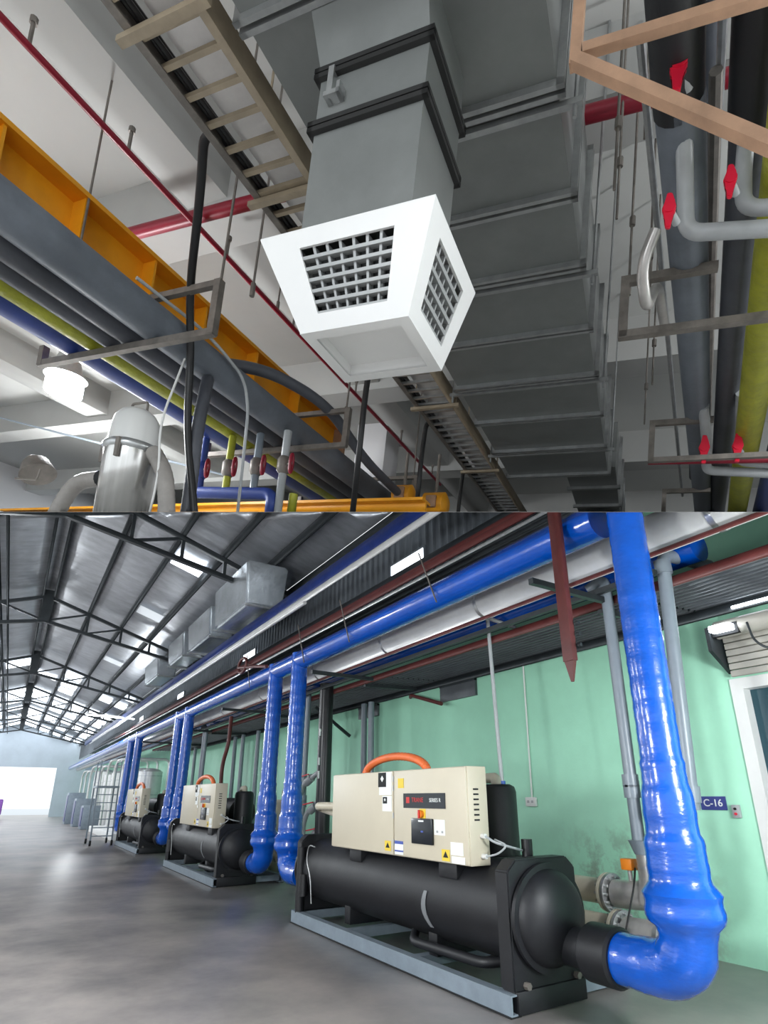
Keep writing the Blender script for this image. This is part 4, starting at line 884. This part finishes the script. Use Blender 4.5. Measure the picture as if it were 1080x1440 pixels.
pipe('thin_conduit', 'thin grey conduit slanting across the pale wall to the hopper', 'conduit', [(-9.6, 4.1, 3.1), (-3.9, 4.4, 1.75)], .012, m_pvc, 6, side=HI)

# high bay lamps: one of the hall, three added for fill light
def high_bay(r_, c, v, power, label):
    t = Thing('high_bay_lamp', label, 'lamp', (r_, c, v-.12), HI, group='high bay lamps')
    b = NB(); tube(b, [(r_, c, v-.12), (r_, c, v-.06), (r_, c, v+.06), (r_, c, v+.12)], [.06, .17, .17, .1], 24); t.part('globe', b, m_lampglass)
    b = NB(); tube(b, [(r_, c, v+.10), (r_, c, v+.18), (r_, c, v+.4)], [.2, .14, .08], 24); t.part('hood', b, m_galv)
    b = NB(); cyl(b, (r_, c, v+.4), (r_, c, 4.39), .012, 8); t.part('stem', b, m_oldsteel)
    ld = bpy.data.lights.new('bay_light', 'POINT'); ld.energy = power; ld.shadow_soft_size = .2; ld.color = (.96, .98, 1)
    lo = bpy.data.objects.new('bay_light', ld); COL.objects.link(lo); lo.parent = t.o; lo.location = (0, -.05, -.25)
high_bay(-5.31, 3.51, 2.4, 100, 'brightly lit high bay lamp below the pipe bundle')
high_bay(-1.6, -1.6, 2.9, 38, 'added fill-light high bay lamp hung in front of the white diffuser')  # this lamp and the next two are added to brighten the upper hall
high_bay(-9.5, 7.5, 2.9, 150, 'added fill-light high bay lamp at the far side beyond the crane girder')
high_bay(2.9, 3.2, 3.1, 110, 'added fill-light high bay lamp on the far side of the navy pipe')

# right side: frames, pipes, valves
t = Thing('tube_support', 'rust brown square tube frame braced around the pipes right of the duct', 'bracket', (0, 1.5, 1.8), HI)
b = NB(); beam(b, (-.25, 1.5, 1.80), (-.25, 1.5, 4.38), .032, .032, (0,1,0)); t.part('post', b, m_rust)
b = NB(); beam(b, (-.23, 1.5, 1.845), (1.2, 1.5, 1.80), .03, .032, (0,0,1)); t.part('crossbar', b, m_rust)
b = NB(); beam(b, (-.25, 1.49, 1.81), (.74, 1.49, .94), .032, .036, (0,1,0)); t.part('brace', b, m_rust)
def rpipe(p, q, r, M, label, n=18, name='service_pipe'): return pipe(name, label, 'pipe', [p, q], r, M, n, group='pipes right of the duct', side=HI)
rpipe((-.13, .4, 2.62), (.05, 2.5, 2.62), .105, m_black, 'black insulated pipe end above the rust frame')
rpipe((.05, 2.45, 2.62), (.75, 9, 2.62), .105, m_insul2, 'grey clad pipe continuing from the black insulated one')
rpipe((.15, .4, 2.64), (.36, 2.7, 2.64), .10, m_black, 'second black insulated pipe crossing the rust frame')
rpipe((.36, 2.65, 2.64), (.92, 9, 2.64), .095, m_insul, 'dark grey pipe continuing from the second black one')
rpipe((.14, 1.6, 2.9), (.72, 9, 2.9), .02, m_galv, 'thin bright conduit between the two dark pipes', 8, 'conduit')
rpipe((.20, 2.6, 2.86), (.78, 9, 2.86), .03, m_oldsteel, 'thin brown pipe behind the two dark pipes', 8, 'conduit')
rpipe((.42, 1.6, 2.9), (.98, 9, 2.9), .022, m_galv, 'thin bright conduit by the yellow pipe', 8, 'conduit')
rpipe((-.12, 2.2, 2.75), (.45, 8.5, 2.75), .018, m_galv, 'thin bright conduit on the duct side of the pipes', 8, 'conduit')
rpipe((.10, 1.8, 3.2), (.62, 9, 3.2), .07, m_insul, 'higher dark pipe behind the two front pipes, duct side')
rpipe((.48, 1.8, 3.2), (1.0, 9, 3.2), .08, m_insul, 'higher dark pipe behind the yellow green pipe')
rpipe((.26, .2, 2.42), (1.14, 9, 2.42), .105, m_ylpipe, 'yellow green wrapped pipe right of the dark pipes')
rpipe((.54, .2, 2.44), (1.42, 9, 2.44), .11, m_blpipe, 'navy blue pipe beside the yellow green one')
def pvc_el(pts, r, label): pipe('pvc_elbow', label, 'pipe', pts, r, m_pvcl, 14, .07, 'light grey elbows', HI)
pvc_el([(.07, 2.5, 2.62), (.10, 2.75, 2.45), (.115, 2.8, 2.22), (1.6, 2.8, 1.97)], .038, 'light grey plastic elbow pipe off the grey clad pipe')
pvc_el([(.33, 2.5, 2.66), (.345, 2.8, 2.5), (.35, 2.8, 2.29), (1.6, 2.8, 2.05)], .036, 'light grey plastic elbow pipe off the second dark pipe')
pvc_el([(.42, 5.4, 2.56), (.50, 5.9, 2.42), (.53, 6.2, 2.26), (1.1, 6.2, 2.2)], .045, 'light grey plastic elbow low on the grey clad pipe')
pvc_el([(.68, 5.2, 2.56), (.76, 5.8, 2.42), (.80, 6.1, 2.30), (1.2, 6.1, 2.24)], .045, 'light grey plastic elbow low on the second dark pipe')
def lever(p, s, label):
    t = Thing('valve_lever', label, 'valve', p, HI, group='red valve levers'); p = Vector(p)
    b = NB(); lv = [p+V3(x, 0, z)*s for x, z in ((-.22, -1.35), (.1, -1.4), (.2, -.45), (.42, .1), (.3, .6), (.12, 1.25), (-.2, 1.3), (-.34, .55), (-.5, .1), (-.3, -.45))]; hexa(b, lv, [q+V3(0, .32*s, 0) for q in lv]); bmesh.ops.bevel(b, geom=list(b.edges), offset=.004, segments=2, affect='EDGES'); t.part('lever', b, m_redv)
    b = NB(); tube(b, [p+V3(-.02*s, -.1*s, .12*s), p+V3(-.02*s, .55*s, .12*s)], .4*s, 14); t.part('hub', b, m_redv)
    b = NB(); cyl(b, p+V3(0, .3*s, .1*s), p+V3(.5*s, 1.6*s, .1*s), .018, 10); t.part('spindle', b, m_pvcl)
lever((.04, 2.22, 2.53), .085, 'red valve lever on the black pipe behind the rust frame')
lever((.035, 2.55, 2.16), .065, 'red valve lever left of the light grey elbow')
lever((.27, 2.55, 2.24), .06, 'red valve lever between the two light grey elbows')
lever((.46, 5.6, 2.25), .10, 'red valve lever low on the grey clad pipe')
lever((.72, 5.6, 2.25), .10, 'red valve lever low on the second dark pipe')
for i, (c, r0) in enumerate(((3.5, -.18), (5.6, .02), (7.6, .2))):
    t = Thing('side_bracket', 'weathered steel bracket under the pipes right of the duct, %s one past the rust frame' % ('first','second','third')[i], 'bracket', (r0+.4, c, 2.15), HI, group='brackets right of the duct')
    b = NB(); beam(b, (r0, c, 2.52), (r0+.5, c, 2.52), .045, .05); t.part('top_bar', b, m_oldsteel)
    b = NB(); beam(b, (r0, c, 2.14), (r0, c, 2.545), .05, .05, (0,1,0)); t.part('post', b, m_oldsteel)
    b = NB(); beam(b, (r0-.02, c, 2.16), (r0+1.3, c, 2.16), .05, .045); t.part('bottom_bar', b, m_oldsteel)
pipe('sprinkler_branch', 'thin dark red pipe crossing below the grey clad pipe', 'pipe', [(.0, 6.0, 2.30), (1.2, 6.0, 2.26)], .03, m_redp, 10, side=HI)
b = NB(); tube(b, fillet([(-.02, 2.9, 2.35), (-.08, 2.95, 2.2), (-.05, 3.1, 2.05), (.0, 3.4, 2.4), (.06, 4, 2.5)], .15), .03, 12); one('flex_connector', 'braided dark flexible connector below the red valve', 'hose', b, m_ss, HI)
for i, (r_, c, v0) in enumerate(((-.22, 2.75, 2.5), (-.16, 3.5, 2.55), (-.10, 3.0, 3.0), (-.05, 3.9, 2.6), (-.24, 3.3, 2.8), (-.2, 4.4, 2.7), (.0, 5.0, 2.6), (-.3, 1.9, 2.9), (-.05, 5.6, 2.52))):
    b = NB(); cyl(b, (r_, c, v0), (r_-.01, c, 4.39), .0085, 6); cyl(b, (r_, c, v0+.35), (r_, c, v0+.41), .018, 8); one('threaded_rod', 'thin threaded rod hanging from the ceiling between duct and right pipes', 'rod', b, m_oldsteel, HI, 'threaded rods right of the duct')

# ================================================================== trim every hall at the partition plane
bpy.context.view_layer.update()
for o in list(bpy.data.objects):
    sd = SIDE.get(o.name, 0)
    if o.type != 'MESH' or sd == 0: continue
    mw = o.matrix_world; me = o.data
    ds = [(mw @ v.co - CAM).dot(NP)*sd for v in me.vertices]
    if not ds or min(ds) >= .001 or max((mw @ v.co - CAM).dot(FW) for v in me.vertices) < .3: continue
    if max(ds) <= .001:
        bpy.data.objects.remove(o); continue
    if me.users > 1: me = me.copy(); o.data = me
    bm = bmesh.new(); bm.from_mesh(me); inv = mw.inverted()
    co = inv @ (CAM+NP*.001*sd); no = (mw.to_3x3().transposed() @ NP).normalized()
    r_ = bmesh.ops.bisect_plane(bm, geom=list(bm.verts)+list(bm.edges)+list(bm.faces), plane_co=co, plane_no=no, clear_inner=sd > 0, clear_outer=sd < 0)
    ed = [e for e in r_['geom_cut'] if isinstance(e, bmesh.types.BMEdge)]
    try: bmesh.ops.contextual_create(bm, geom=ed)
    except Exception: pass
    bm.to_mesh(me); bm.free()
    if not me.polygons: bpy.data.objects.remove(o)
# drop empties whose parts were all trimmed away
for o in list(bpy.data.objects):
    if o.type == 'EMPTY' and not [c for c in bpy.data.objects if c.parent == o and c.type == 'MESH']: bpy.data.objects.remove(o)
